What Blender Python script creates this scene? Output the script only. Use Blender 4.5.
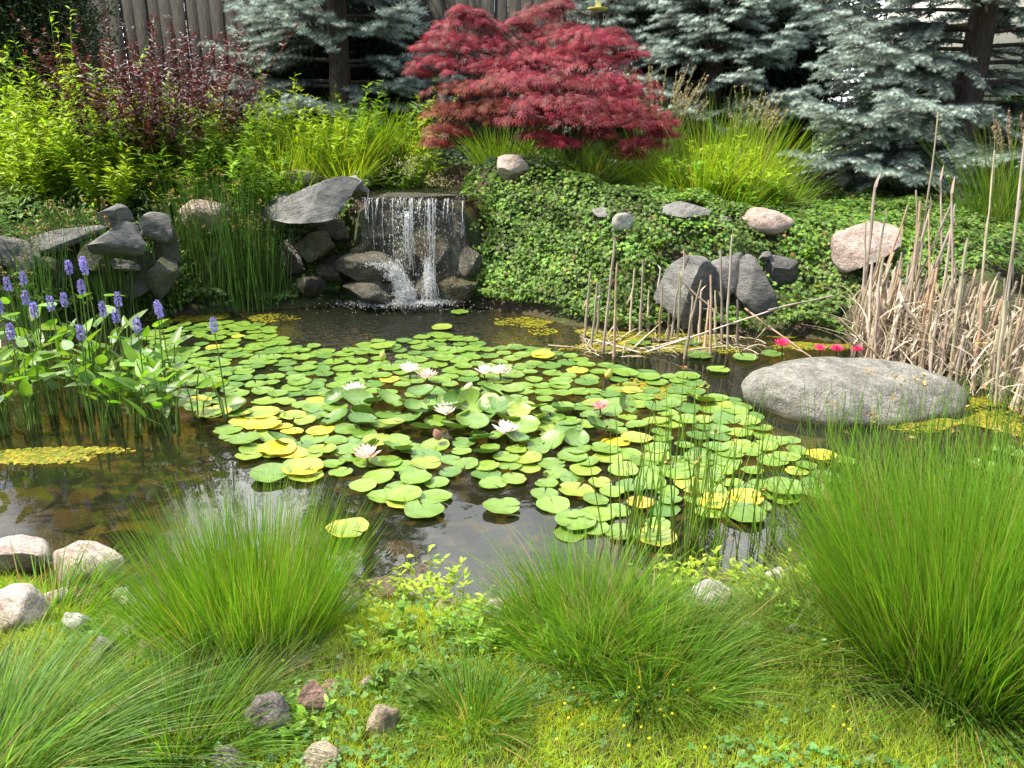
import bpy, bmesh, math, random
import numpy as np
from mathutils import Vector, noise as mn
from math import sin, cos, pi, radians

S = bpy.context.scene
COL = S.collection
for o in list(bpy.data.objects): bpy.data.objects.remove(o)

# ---------------------------------------------------------------- camera
CAMH, PIT, FL = 1.85, radians(18.5), 796.4
cam_d = bpy.data.cameras.new('camera'); cam_d.lens = 28.0; cam_d.sensor_width = 36.0
cam_d.clip_start = 0.05; cam_d.clip_end = 2000
cam = bpy.data.objects.new('camera', cam_d); COL.objects.link(cam)
cam.location = (0, 0, CAMH); cam.rotation_euler = (radians(90) - PIT, 0, 0)
S.camera = cam
# ---------------------------------------------------------------- sky + sun
SUN = np.array([-0.48, -0.10, 0.87]); SUN /= np.linalg.norm(SUN)
el = math.asin(SUN[2]); az = math.atan2(SUN[0], SUN[1])
W = bpy.data.worlds.new('World'); S.world = W; W.use_nodes = True
nt = W.node_tree; nt.nodes.clear()
wo = nt.nodes.new('ShaderNodeOutputWorld'); bg = nt.nodes.new('ShaderNodeBackground'); bg.inputs[1].default_value = 0.10
sky = nt.nodes.new('ShaderNodeTexSky'); sky.sky_type = 'NISHITA'; sky.sun_disc = False
sky.sun_elevation = el; sky.sun_rotation = az; sky.air_density = 1.0; sky.dust_density = 2.0
tc = nt.nodes.new('ShaderNodeTexCoord'); nz = nt.nodes.new('ShaderNodeTexNoise'); nz.inputs['Scale'].default_value = 2.2
nz.inputs['Detail'].default_value = 6
rp = nt.nodes.new('ShaderNodeValToRGB'); rp.color_ramp.elements[0].position = .38; rp.color_ramp.elements[1].position = .62
mx = nt.nodes.new('ShaderNodeMixRGB'); mx.inputs[2].default_value = (36.0, 36.4, 37.0, 1)
nt.links.new(tc.outputs['Generated'], nz.inputs['Vector']); nt.links.new(nz.outputs[0], rp.inputs[0])

sxyz = nt.nodes.new('ShaderNodeSeparateXYZ'); nt.links.new(tc.outputs['Generated'], sxyz.inputs[0])
mk = nt.nodes.new('ShaderNodeMapRange'); mk.inputs[1].default_value = -.1; mk.inputs[2].default_value = .5; mk.inputs[3].default_value = .07; nt.links.new(sxyz.outputs[1], mk.inputs[0])
mm_ = nt.nodes.new('ShaderNodeMath'); mm_.operation = 'MULTIPLY'; nt.links.new(rp.outputs[0], mm_.inputs[0]); nt.links.new(mk.outputs[0], mm_.inputs[1])
nt.links.new(mm_.outputs[0], mx.inputs[0]); nt.links.new(sky.outputs[0], mx.inputs[1])
nt.links.new(mx.outputs[0], bg.inputs[0]); nt.links.new(bg.outputs[0], wo.inputs[0])
sd = bpy.data.lights.new('sun', 'SUN'); sd.energy = 4.6; sd.angle = radians(0.6); sd.color = (1.0, .92, .75)
so = bpy.data.objects.new('sun', sd); COL.objects.link(so)
so.rotation_euler = Vector(SUN).to_track_quat('Z', 'Y').to_euler(); so.location = (-5, 3, 9)
S.view_settings.view_transform = 'Standard'; S.view_settings.look = 'None'
S.view_settings.exposure = 1.08; S.view_settings.gamma = 1.0
S.cycles.max_bounces = 7; S.cycles.diffuse_bounces = 3; S.cycles.glossy_bounces = 3
S.cycles.transmission_bounces = 4; S.cycles.transparent_max_bounces = 8
S.cycles.caustics_reflective = False; S.cycles.caustics_refractive = False

# ---------------------------------------------------------------- pixel helpers
CP, SP = cos(PIT), sin(PIT)
def ray(px, py):
    u = (px - 512) / FL; v = (py - 384) / FL
    return np.array([u, CP - v * SP, -(SP + v * CP)])      # scaled so that t is the depth along the view axis
def at(px, py, z=0.0):
    d = ray(px, py); t = (z - CAMH) / d[2]
    return np.array([0, 0, CAMH]) + d * t
def atY(px, py, Y):
    d = ray(px, py); return np.array([0, 0, CAMH]) + d * (Y / d[1])
def atT(px, py, t): return np.array([0, 0, CAMH]) + ray(px, py) * t
def depth(p): return float(p[1] * CP - (p[2] - CAMH) * SP)

# ---------------------------------------------------------------- tags
def tag(o, label=None, cat=None, group=None, kind=None):
    if label: o['label'] = label
    if cat: o['category'] = cat
    if group: o['group'] = group
    if kind: o['kind'] = kind
    return o
def empty(name, loc=(0, 0, 0)):
    o = bpy.data.objects.new(name, None); COL.objects.link(o); o.location = [float(c) for c in loc]; return o
def link(name, me, parent=None, loc=None):
    o = bpy.data.objects.new(name, me); COL.objects.link(o)
    if parent is not None:
        o.parent = parent
    if loc is not None: o.location = [float(c) for c in loc]
    return o

# ---------------------------------------------------------------- mesh helpers
def npmesh(name, V, Fs, mats, cols=None, smooth=False, mi=None):
    """V (n,3); Fs list of (m,k) index arrays; cols (faces,3) colour attribute."""
    me = bpy.data.meshes.new(name)
    V = np.asarray(V, dtype=np.float32)
    Fs = [np.asarray(f, dtype=np.int32) for f in Fs if len(f)]
    me.vertices.add(len(V)); me.vertices.foreach_set('co', V.ravel())
    tot = np.concatenate([np.full(len(f), f.shape[1], dtype=np.int32) for f in Fs])
    idx = np.concatenate([f.ravel() for f in Fs])
    me.loops.add(len(idx)); me.loops.foreach_set('vertex_index', idx)
    me.polygons.add(len(tot))
    st = np.concatenate([[0], np.cumsum(tot)[:-1]]).astype(np.int32)
    me.polygons.foreach_set('loop_start', st)
    try: me.polygons.foreach_set('loop_total', tot)
    except Exception: pass
    if smooth: me.polygons.foreach_set('use_smooth', np.ones(len(tot), dtype=bool))
    if mi is not None: me.polygons.foreach_set('material_index', np.asarray(mi, dtype=np.int32))
    me.update(calc_edges=True)
    if cols is not None:
        a = me.attributes.new('col', 'FLOAT_COLOR', 'FACE')
        c = np.ones((len(tot), 4), dtype=np.float32); c[:, :3] = cols
        a.data.foreach_set('color', c.ravel())
    for m in (mats if isinstance(mats, (list, tuple)) else [mats]): me.materials.append(m)
    return me

class MB:
    def __init__(s): s.V = []; s.F = {3: [], 4: []}; s.C = {3: [], 4: []}; s.n = 0
    def add(s, V, F, C=(.5, .5, .5)):
        V = np.asarray(V, float).reshape(-1, 3); F = np.asarray(F, int)
        k = F.shape[1]
        s.V.append(V); s.F[k].append(F + s.n); s.n += len(V)
        C = np.asarray(C, float)
        s.C[k].append(np.broadcast_to(C, (len(F), 3)) if C.ndim == 1 else C)
    def mesh(s, name, mat, smooth=False, off=None):
        V = np.concatenate(s.V)
        if off is not None: V = V - np.asarray(off)
        Fs = []; Cs = []
        for k in (3, 4):
            if s.F[k]: Fs.append(np.concatenate(s.F[k])); Cs.append(np.concatenate(s.C[k]))
        return npmesh(name, V, Fs, mat, np.concatenate(Cs), smooth)
    def build(s, name, mat, parent=None, off=None, smooth=False):
        return link(name, s.mesh(name, mat, smooth, off), parent)

def nrm(v): return v / np.maximum(np.linalg.norm(v, axis=-1, keepdims=True), 1e-9)
def frames(d, n):
    """columns x, y=d, z~n"""
    d = nrm(d); x = nrm(np.cross(d, n)); z = np.cross(x, d)
    return np.stack([x, d, z], axis=-1)
def scatter(mb, Vt, Ft, pos, R, sc, cols):
    N = len(pos); n = len(Vt)
    sc = np.asarray(sc, float)
    if sc.ndim == 0: sc = np.full(N, float(sc))
    if sc.ndim == 1: sc = np.repeat(sc[:, None], 3, 1)
    V = np.einsum('nij,nkj->nki', R, Vt[None] * sc[:, None, :]) + pos[:, None, :]
    F = (Ft[None] + (np.arange(N) * n)[:, None, None]).reshape(-1, Ft.shape[1])
    C = np.repeat(cols, len(Ft), axis=0) if np.ndim(cols) == 2 else cols
    mb.add(V.reshape(-1, 3), F, C)
def blades(mb, base, d, L, Wd, bend, cols, K=4, rng=None, taper=1.6):
    N = len(base); s = np.linspace(0, 1, K + 1)
    L = np.broadcast_to(L, N)[:, None, None]; 
    cen = base[:, None, :] + d[:, None, :] * L * s[None, :, None] + bend[:, None, :] * L * (s ** 2)[None, :, None]
    a = rng.uniform(0, 2 * pi, N); w = np.stack([np.cos(a), np.sin(a), np.zeros(N)], -1)
    w = nrm(w - d * np.sum(w * d, -1, keepdims=True))
    wid = np.broadcast_to(Wd, N)[:, None] * (1 - s[None, :] ** taper * .96) * .5
    Lp = cen - w[:, None, :] * wid[..., None]; Rp = cen + w[:, None, :] * wid[..., None]
    V = np.stack([Lp, Rp], 2).reshape(N, -1, 3)
    k = np.arange(K) * 2
    f = np.stack([k, k + 1, k + 3, k + 2], -1)
    F = (f[None] + (np.arange(N) * 2 * (K + 1))[:, None, None]).reshape(-1, 4)
    mb.add(V.reshape(-1, 3), F, np.repeat(cols, K, axis=0))
def tubes(mb, P, r, cols, sides=4):
    """P (N,K+1,3), r (N,K+1)"""
    P = np.asarray(P, float); N, K1, _ = P.shape
    r = np.broadcast_to(r, (N, K1))
    d = nrm(P[:, -1] - P[:, 0]); ref = np.where(np.abs(d[:, 2:3]) > .9, [[1., 0, 0]], [[0, 0, 1.]])
    x = nrm(np.cross(d, ref)); y = np.cross(d, x)
    a = np.arange(sides) * 2 * pi / sides
    ring = x[:, None, :] * np.cos(a)[None, :, None] + y[:, None, :] * np.sin(a)[None, :, None]
    V = P[:, :, None, :] + ring[:, None] * r[:, :, None, None]
    f = []
    for k in range(K1 - 1):
        for j in range(sides):
            f.append([k * sides + j, k * sides + (j + 1) % sides, (k + 1) * sides + (j + 1) % sides, (k + 1) * sides + j])
    f = np.array(f)
    F = (f[None] + (np.arange(N) * K1 * sides)[:, None, None]).reshape(-1, 4)
    cols = np.asarray(cols, float)
    C = np.repeat(cols, len(f), axis=0) if cols.ndim == 2 else cols
    mb.add(V.reshape(-1, 3), F, C)
def ccol(rng, base, n, v=.25, h=.12):
    c = np.array(base, float)[None] * (1 + rng.uniform(-v, v, (n, 1))) * (1 + rng.uniform(-h, h, (n, 3)))
    return np.clip(c, 0.002, 1)

def lance(w=.16, fold=.25, bend=.25, n=3, peak=.4):
    s = np.linspace(0, 1, n + 1); V = []
    for t in s:
        ww = w * (math.sin(pi * min(1, (t / peak) * .5 if t < peak else .5 + .5 * (t - peak) / (1 - peak)))) ** .9 + (0.01 if t < 1 else 0)
        z = -bend * t * t
        V += [(-ww, t, z + fold * ww), (0, t, z), (ww, t, z + fold * ww)]
    F = []
    for k in range(n):
        a = 3 * k; F += [(a, a + 1, a + 4, a + 3), (a + 1, a + 2, a + 5, a + 4)]
    return np.array(V), np.array(F)
def heartleaf():
    o = [(0, 0.0), (.12, -.08), (.24, -.06), (.30, .1), (.29, .3), (.22, .55), (.12, .8), (0, 1.0)]
    L = [(x, y) for x, y in o]; R = [(-x, y) for x, y in o[1:-1]][::-1]
    pts = L + R; V = [(0, .02, 0), (0, .35, -.0), (0, .7, -.03)] + [(x, y, .35 * abs(x) - .10 * y * y) for x, y in pts]
    V[1] = (0, .35, -.015); V[2] = (0, .7, -.05)
    F = []; m = len(pts)
    def spine(y): return 0 if y < .2 else (1 if y < .56 else 2)
    for i in range(m):
        a, b = i, (i + 1) % m
        F.append((spine(pts[a][1]), 3 + a, 3 + b))
        if spine(pts[a][1]) != spine(pts[b][1]): F.append((spine(pts[a][1]), 3 + b, spine(pts[b][1])))
    return np.array(V, float), np.array(F)
IVY_V = np.array([(0, .1, .06), (0, -.05, 0), (.35, -.15, -.05), (.28, .12, .03), (.55, .35, -.08), (.25, .42, .02), (0, .95, -.12),
                  (-.25, .42, .02), (-.55, .35, -.08), (-.28, .12, .03), (-.35, -.15, -.05)])
IVY_F = np.array([(0, i, i + 1) for i in range(1, 10)] + [(0, 10, 1)])
DIA_V = np.array([(0, 0, 0), (.22, .45, .06), (0, 1, -.08), (-.22, .45, .06), (0, .45, -.02)])
DIA_F = np.array([(0, 1, 4), (1, 2, 4), (2, 3, 4), (3, 0, 4)])

# ---------------------------------------------------------------- materials
def newmat(name):
    m = bpy.data.materials.new(name); m.use_nodes = True; t = m.node_tree; t.nodes.clear()
    out = t.nodes.new('ShaderNodeOutputMaterial'); return m, t, out
def N(t, ty, **kw):
    n = t.nodes.new('ShaderNode' + ty)
    for k, v in kw.items():
        if k in ('op',): n.operation = v
        elif k == 'blend': n.blend_type = v
        elif isinstance(v, (int, float, tuple)) and k.startswith('i'): n.inputs[int(k[1:])].default_value = v
        else: n.inputs[k.replace('_', ' ')].default_value = v
    return n
def leafmat(name, trans=.35, rough=.5, spec=.3, tmul=(1.25, 1.35, .55), objrand=0.0):
    m, t, out = newmat(name)
    a = t.nodes.new('ShaderNodeAttribute'); a.attribute_name = 'col'
    nzz = N(t, 'TexNoise', Scale=9.0, Detail=2.0); mul = N(t, 'MapRange', i1=.3, i2=.7, i3=.8, i4=1.2)
    ge = t.nodes.new('ShaderNodeNewGeometry'); t.links.new(ge.outputs['Position'], nzz.inputs['Vector'])
    t.links.new(nzz.outputs[0], mul.inputs[0])
    vm = t.nodes.new('ShaderNodeVectorMath'); vm.operation = 'SCALE'
    t.links.new(a.outputs['Color'], vm.inputs[0]); t.links.new(mul.outputs[0], vm.inputs['Scale'])
    src = vm.outputs[0]
    if objrand > 0:
        oi = t.nodes.new('ShaderNodeObjectInfo'); mr = N(t, 'MapRange', i3=1 - objrand, i4=1 + objrand)
        t.links.new(oi.outputs['Random'], mr.inputs[0])
        v2 = t.nodes.new('ShaderNodeVectorMath'); v2.operation = 'SCALE'
        t.links.new(src, v2.inputs[0]); t.links.new(mr.outputs[0], v2.inputs['Scale']); src = v2.outputs[0]
    p = N(t, 'BsdfPrincipled', Roughness=rough); p.inputs['Specular IOR Level'].default_value = spec
    t.links.new(src, p.inputs['Base Color'])
    tr = t.nodes.new('ShaderNodeBsdfTranslucent'); tm = t.nodes.new('ShaderNodeVectorMath'); tm.operation = 'MULTIPLY'
    tm.inputs[1].default_value = tmul
    t.links.new(src, tm.inputs[0]); t.links.new(tm.outputs[0], tr.inputs[0])
    ms = N(t, 'MixShader', i0=trans); t.links.new(p.outputs[0], ms.inputs[1]); t.links.new(tr.outputs[0], ms.inputs[2])
    t.links.new(ms.outputs[0], out.inputs[0]); return m
def ramp(t, stops):
    r = t.nodes.new('ShaderNodeValToRGB'); e = r.color_ramp.elements
    while len(e) > 1: e.remove(e[0])
    e[0].position = stops[0][0]; e[0].color = tuple(stops[0][1]) + (1,)
    for p_, c in stops[1:]:
        x = e.new(p_); x.color = tuple(c) + (1,)
    return r
def rockmat(name, a, b, c, speck=1.0, rough=.85, wet=0.0, moss=0.0, sc=1.0, layered=False):
    m, t, out = newmat(name); co = t.nodes.new('ShaderNodeTexCoord'); oi = t.nodes.new('ShaderNodeObjectInfo')
    ad = t.nodes.new('ShaderNodeVectorMath'); ad.operation = 'ADD'
    t.links.new(co.outputs['Object'], ad.inputs[0]); t.links.new(oi.outputs['Location'], ad.inputs[1])
    vec = ad.outputs[0]
    if layered:
        mp = t.nodes.new('ShaderNodeMapping'); mp.inputs['Scale'].default_value = (1, 1, 2.6); mp.inputs['Rotation'].default_value = (.25, .1, 0)
        t.links.new(vec, mp.inputs[0]); vec = mp.outputs[0]
    n1 = N(t, 'TexNoise', Scale=3.2 * sc, Detail=8.0, Roughness=.65); n2 = N(t, 'TexNoise', Scale=85.0 * sc, Detail=3.0, Roughness=.7)
    n3 = N(t, 'TexNoise', Scale=14.0 * sc, Detail=9.0, Roughness=.7)
    for n_ in (n1, n2, n3): t.links.new(vec, n_.inputs['Vector'])
    r1 = ramp(t, [(.3, a), (.5, b), (.72, c)]); t.links.new(n1.outputs[0], r1.inputs[0])
    r2 = ramp(t, [(.35, (.35, .35, .35)), (.5, (1, 1, 1)), (.66, (1.5, 1.45, 1.4))]); t.links.new(n2.outputs[0], r2.inputs[0])
    mm = N(t, 'MixRGB', blend='MULTIPLY', i0=.75 * speck); t.links.new(r1.outputs[0], mm.inputs[1]); t.links.new(r2.outputs[0], mm.inputs[2])
    src = mm.outputs[0]
    r4 = ramp(t, [(.40, (.45, .43, .40)), (.55, (1, 1, 1))]); t.links.new(n3.outputs[0], r4.inputs[0])
    m5 = N(t, 'MixRGB', blend='MULTIPLY', i0=.6); t.links.new(src, m5.inputs[1]); t.links.new(r4.outputs[0], m5.inputs[2]); src = m5.outputs[0]
    if moss > 0:
        r3 = ramp(t, [(.5 - moss * .2, (0, 0, 0)), (.62 - moss * .2, (1, 1, 1))]); t.links.new(n3.outputs[0], r3.inputs[0])
        m3 = N(t, 'MixRGB', i2=(.07, .085, .03, 1)); t.links.new(r3.outputs[0], m3.inputs[0]); t.links.new(src, m3.inputs[1]); src = m3.outputs[0]
    gz_ = t.nodes.new('ShaderNodeNewGeometry'); sz_ = t.nodes.new('ShaderNodeSeparateXYZ'); t.links.new(gz_.outputs['Position'], sz_.inputs[0])
    wz = N(t, 'MapRange', i1=.015, i2=.05, i3=1.0, i4=0.0); t.links.new(sz_.outputs[2], wz.inputs[0])
    m6 = N(t, 'MixRGB', blend='MULTIPLY', i2=(.38, .36, .28, 1)); t.links.new(wz.outputs[0], m6.inputs[0]); t.links.new(src, m6.inputs[1]); src = m6.outputs[0]
    p = N(t, 'BsdfPrincipled', Roughness=rough - .6 * wet); p.inputs['Specular IOR Level'].default_value = .3 + .4 * wet
    t.links.new(src, p.inputs['Base Color'])
    bs = N(t, 'Math', op='ADD'); t.links.new(n3.outputs[0], bs.inputs[0])
    m4 = N(t, 'Math', op='MULTIPLY', i1=.25); t.links.new(n2.outputs[0], m4.inputs[0]); t.links.new(m4.outputs[0], bs.inputs[1])
    bp = N(t, 'Bump', Strength=1.0, Distance=.045); t.links.new(bs.outputs[0], bp.inputs['Height']); t.links.new(bp.outputs[0], p.inputs['Normal'])
    t.links.new(p.outputs[0], out.inputs[0]); return m
def plain(name, c, rough=.6, spec=.3, noise=0.0, sc=20., metal=0.0):
    m, t, out = newmat(name); p = N(t, 'BsdfPrincipled', Roughness=rough, Metallic=metal); p.inputs['Specular IOR Level'].default_value = spec
    co = t.nodes.new('ShaderNodeTexCoord'); n_ = N(t, 'TexNoise', Scale=sc, Detail=5.0); t.links.new(co.outputs['Object'], n_.inputs['Vector'])
    c = np.array(c); r = ramp(t, [(.3, c * (1 - noise)), (.7, np.minimum(c * (1 + noise), 1))]); t.links.new(n_.outputs[0], r.inputs[0])
    t.links.new(r.outputs[0], p.inputs['Base Color']); t.links.new(p.outputs[0], out.inputs[0]); return m
def barkmat(name, a, b):
    m, t, out = newmat(name); co = t.nodes.new('ShaderNodeTexCoord'); mp = t.nodes.new('ShaderNodeMapping'); mp.inputs['Scale'].default_value = (9, 9, 2)
    n_ = N(t, 'TexNoise', Scale=4.0, Detail=8.0, Roughness=.7); t.links.new(co.outputs['Object'], mp.inputs[0]); t.links.new(mp.outputs[0], n_.inputs['Vector'])
    r = ramp(t, [(.35, a), (.65, b)]); t.links.new(n_.outputs[0], r.inputs[0])
    p = N(t, 'BsdfPrincipled', Roughness=.9); t.links.new(r.outputs[0], p.inputs['Base Color'])
    bp = N(t, 'Bump', Strength=.8, Distance=.03); t.links.new(n_.outputs[0], bp.inputs['Height']); t.links.new(bp.outputs[0], p.inputs['Normal'])
    t.links.new(p.outputs[0], out.inputs[0]); return m

M_leaf = leafmat('leaf', .38, .45, .35)
M_grass = leafmat('grass_blade', .5, .5, .25, (1.35, 1.4, .5))
M_ivy = leafmat('ivy_leaf', .3, .5, .3)
M_needle = leafmat('needles', .22, .6, .3, (1.1, 1.15, 1.0))
M_red = leafmat('red_leaf', .35, .5, .35, (1.5, .8, .8))
M_pick = leafmat('pickerel_leaf', .38, .36, .45, (1.35, 1.4, .5))
M_dry = leafmat('dry_stalk', .05, .7, .2, (1, 1, 1), .22)
M_petal = leafmat('petal', .35, .5, .3, (1, 1, 1))
M_stem = leafmat('stem', .1, .5, .3)
M_soil = plain('soil_base', (.05, .035, .02), .95, .1, .4, 12)
M_bark = barkmat('bark', (.035, .026, .02), (.12, .09, .07))
M_maplebark = barkmat('maple_bark', (.05, .035, .03), (.14, .11, .09))

# ---------------------------------------------------------------- pond outline and terrain
PO = [(-260, 560), (-60, 585), (20, 578), (70, 590), (125, 604), (180, 640), (240, 655), (300, 640), (350, 606), (420, 598), (500, 604), (600, 596),
      (690, 592), (760, 583), (830, 562), (900, 530), (1010, 500), (1150, 470), (1320, 440), (1300, 385), (1100, 372), (1024, 388), (965, 398), (905, 375),
      (862, 346), (800, 337), (700, 334), (600, 331), (520, 313), (468, 306), (352, 303), (290, 308), (170, 316), (100, 322), (30, 345), (-60, 385), (-260, 440)]
PP = np.array([at(x, y, 0)[:2] for x, y in PO])
def sdist(X, Y):
    X = np.asarray(X, float); Y = np.asarray(Y, float); sh = X.shape; P = np.stack([X.ravel(), Y.ravel()], -1)
    A = PP; B = np.roll(PP, -1, 0); best = np.full(len(P), 1e9); inside = np.zeros(len(P), bool)
    for a, b in zip(A, B):
        e = b - a; w = P - a; tt = np.clip((w @ e) / (e @ e), 0, 1); dd = np.hypot(*(w - tt[:, None] * e).T); best = np.minimum(best, dd)
        c = ((a[1] > P[:, 1]) != (b[1] > P[:, 1]))
        with np.errstate(divide='ignore', invalid='ignore'):
            xi = (b[0] - a[0]) * (P[:, 1] - a[1]) / (b[1] - a[1]) + a[0]
        inside ^= c & (P[:, 0] < xi)
    return np.where(inside, -best, best).reshape(sh)
def ss(a, b, x): t = np.clip((x - a) / (b - a), 0, 1); return t * t * (3 - 2 * t)
def wav(X, Y): return (np.sin(X * 1.7 + Y * .9) + np.sin(X * 3.1 - Y * 2.3 + 1) * .5 + np.sin(X * 6.3 + Y * 5.1 + 2) * .25) / 1.75
LIPZ = 1.09
def hgt(X, Y):
    X = np.asarray(X, float); Y = np.asarray(Y, float); d = sdist(X, Y) + .04 * wav(X * 2, Y * 2)
    zin = -.62 * (1 - np.exp(np.minimum(d, 0) / .45)) - .02
    front = .02 + .13 * ss(0, .4, d) + .03 * np.maximum(d, 0) + .015 * wav(X * 3, Y * 3)
    Hb = .86 + .28 * ss(-2.6, -1.4, X) - .40 * ss(-.2, 3.4, X)
    fall = np.exp(-((X + 1.0) / .62) ** 4)
    wdt = .95 * (1 - fall) + .22 * fall
    back = .02 + Hb * ss(-.02, 1, d / wdt) + .05 * np.maximum(Y - 7.5, 0) + .03 * wav(X, Y) * ss(0, 1, d)
    back = np.where(Y > 15, np.minimum(back, .02 + Hb + .375), back)
    bf = ss(4.3, 5.6, Y)
    zo = front * (1 - bf) + back * bf
    z = np.where(d < 0, zin, zo)
    # pool above the waterfall
    pm = ss(.75, .55, np.abs((X + 1.0) / 1.0) + 0 * X) * ss(8.30, 8.36, Y) * ss(10.4, 9.9, Y)
    z = z * (1 - pm) + (LIPZ - .14) * pm
    return z
def hg(x, y): return float(hgt(np.array([x]), np.array([y]))[0])
_T = np.linspace(1.2, 26, 3000)
def ground(px, py, zoff=0.0):
    d = ray(px, py); P = np.array([0, 0, CAMH]) + d[None] * _T[:, None]
    below = P[:, 2] < np.maximum(hgt(P[:, 0], P[:, 1]), 0) + zoff
    i = int(np.argmax(below)) if below.any() else 1500
    return P[i]

xs = np.unique(np.concatenate([np.arange(-6, 6, .07), np.linspace(-12, -6, 25), np.linspace(6, 12, 25), np.array([-300, -150, -80, -40, -25, -17, 17, 25, 40, 80, 150, 300])]))
ys = np.unique(np.concatenate([np.arange(1.0, 11, .07), np.linspace(11, 20, 30), np.array([-100, -40, -15, -6, -3, -1, 0, .5, 25, 35, 50, 80, 150, 300, 600])]))
GX, GY = np.meshgrid(xs, ys); GZ = hgt(GX, GY)
GZ += .012 * np.sin(GX * 13 + GY * 7) * np.sin(GY * 17 - GX * 5)
nx, ny = len(xs), len(ys)
ii = (np.arange(ny - 1)[:, None] * nx + np.arange(nx - 1)[None]).ravel()
m, t, out = newmat('ground'); ge = t.nodes.new('ShaderNodeNewGeometry'); sx = t.nodes.new('ShaderNodeSeparateXYZ'); t.links.new(ge.outputs['Position'], sx.inputs[0])
n1 = N(t, 'TexNoise', Scale=2.5, Detail=8.0, Roughness=.7); n2 = N(t, 'TexNoise', Scale=40.0, Detail=5.0, Roughness=.7)
for n_ in (n1, n2): t.links.new(ge.outputs['Position'], n_.inputs['Vector'])
soil = ramp(t, [(.3, (.025, .018, .010)), (.5, (.055, .038, .022)), (.7, (.10, .07, .042))]); t.links.new(n2.outputs[0], soil.inputs[0])
grs = ramp(t, [(.35, (.03, .055, .010)), (.65, (.065, .10, .02))]); t.links.new(n2.outputs[0], grs.inputs[0])
mud = ramp(t, [(.34, (.018, .016, .006)), (.48, (.07, .055, .016)), (.60, (.15, .095, .025)), (.8, (.22, .13, .03))]); t.links.new(n1.outputs[0], mud.inputs[0])
gm = N(t, 'MapRange', i1=.42, i2=.58); t.links.new(n1.outputs[0], gm.inputs[0])
g1 = t.nodes.new('ShaderNodeMixRGB'); t.links.new(gm.outputs[0], g1.inputs[0]); t.links.new(soil.outputs[0], g1.inputs[1]); t.links.new(grs.outputs[0], g1.inputs[2])
far = N(t, 'MapRange', i1=12.5, i2=14.0); t.links.new(sx.outputs[1], far.inputs[0])
g2 = t.nodes.new('ShaderNodeMixRGB'); t.links.new(far.outputs[0], g2.inputs[0]); t.links.new(g1.outputs[0], g2.inputs[1]); t.links.new(grs.outputs[0], g2.inputs[2])
uw = N(t, 'MapRange', i1=-.03, i2=.02, i3=0.0, i4=1.0); t.links.new(sx.outputs[2], uw.inputs[0])
g3 = t.nodes.new('ShaderNodeMixRGB'); t.links.new(uw.outputs[0], g3.inputs[0]); t.links.new(mud.outputs[0], g3.inputs[1]); t.links.new(g2.outputs[0], g3.inputs[2])
p = N(t, 'BsdfPrincipled', Roughness=.95); t.links.new(g3.outputs[0], p.inputs['Base Color'])
bp = N(t, 'Bump', Strength=.7, Distance=.04); t.links.new(n2.outputs[0], bp.inputs['Height']); t.links.new(bp.outputs[0], p.inputs['Normal']); t.links.new(p.outputs[0], out.inputs[0])
go = link('ground', npmesh('ground', np.stack([GX.ravel(), GY.ravel(), GZ.ravel()], -1), [np.stack([ii, ii + 1, ii + nx + 1, ii + nx], -1)], m, smooth=True))
tag(go, 'sloping garden soil around and beneath the pond', None, None, 'structure')

# ---------------------------------------------------------------- water
m, t, out = newmat('pond_water'); ge = t.nodes.new('ShaderNodeNewGeometry')
fr = N(t, 'Fresnel', IOR=1.38); gl = N(t, 'BsdfGlossy', Roughness=.015); tr = t.nodes.new('ShaderNodeBsdfTransparent'); tr.inputs[0].default_value = (.66, .60, .36, 1)
df = N(t, 'BsdfDiffuse'); df.inputs[0].default_value = (.13, .16, .08, 1)
murk = N(t, 'MixShader', i0=.06); t.links.new(tr.outputs[0], murk.inputs[1]); t.links.new(df.outputs[0], murk.inputs[2])
ms = t.nodes.new('ShaderNodeMixShader'); t.links.new(fr.outputs[0], ms.inputs[0]); t.links.new(murk.outputs[0], ms.inputs[1]); t.links.new(gl.outputs[0], ms.inputs[2])
w1 = N(t, 'TexNoise', Scale=2.2, Detail=3.0); w2 = N(t, 'TexNoise', Scale=15.0, Detail=3.0)
for n_ in (w1, w2): t.links.new(ge.outputs['Position'], n_.inputs['Vector'])
ds = t.nodes.new('ShaderNodeVectorMath'); ds.operation = 'DISTANCE'; ds.inputs[1].default_value = (-.95, 8.0, 0); t.links.new(ge.outputs['Position'], ds.inputs[0])
am = N(t, 'MapRange', i1=.2, i2=2.6, i3=2.4, i4=.008); t.links.new(ds.outputs['Value'], am.inputs[0])
m1 = N(t, 'Math', op='MULTIPLY'); t.links.new(w2.outputs[0], m1.inputs[0]); t.links.new(am.outputs[0], m1.inputs[1])
m2 = N(t, 'Math', op='MULTIPLY', i1=.07); t.links.new(w1.outputs[0], m2.inputs[0])
a1 = N(t, 'Math', op='ADD'); t.links.new(m1.outputs[0], a1.inputs[0]); t.links.new(m2.outputs[0], a1.inputs[1])
bp = N(t, 'Bump', Strength=1.0, Distance=.05); t.links.new(a1.outputs[0], bp.inputs['Height'])
t.links.new(bp.outputs[0], gl.inputs['Normal']); t.links.new(bp.outputs[0], fr.inputs['Normal']); t.links.new(ms.outputs[0], out.inputs[0])
M_water = m
Pw = []; 
for z_, poly in ((0.0, [(x * 1.02, y + (.25 if y > 5 else -.12)) for x, y in PP]),):
    bm = bmesh.new(); f = bm.faces.new([bm.verts.new((x, y, 0)) for x, y in poly]); bmesh.ops.triangulate(bm, faces=[f])
    me = bpy.data.meshes.new('pond_water'); bm.to_mesh(me); bm.free(); me.materials.append(M_water)
wo_ = link('pond_water', me); tag(wo_, 'still dark pond water reflecting sky and trees', None, None, 'structure')
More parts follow.
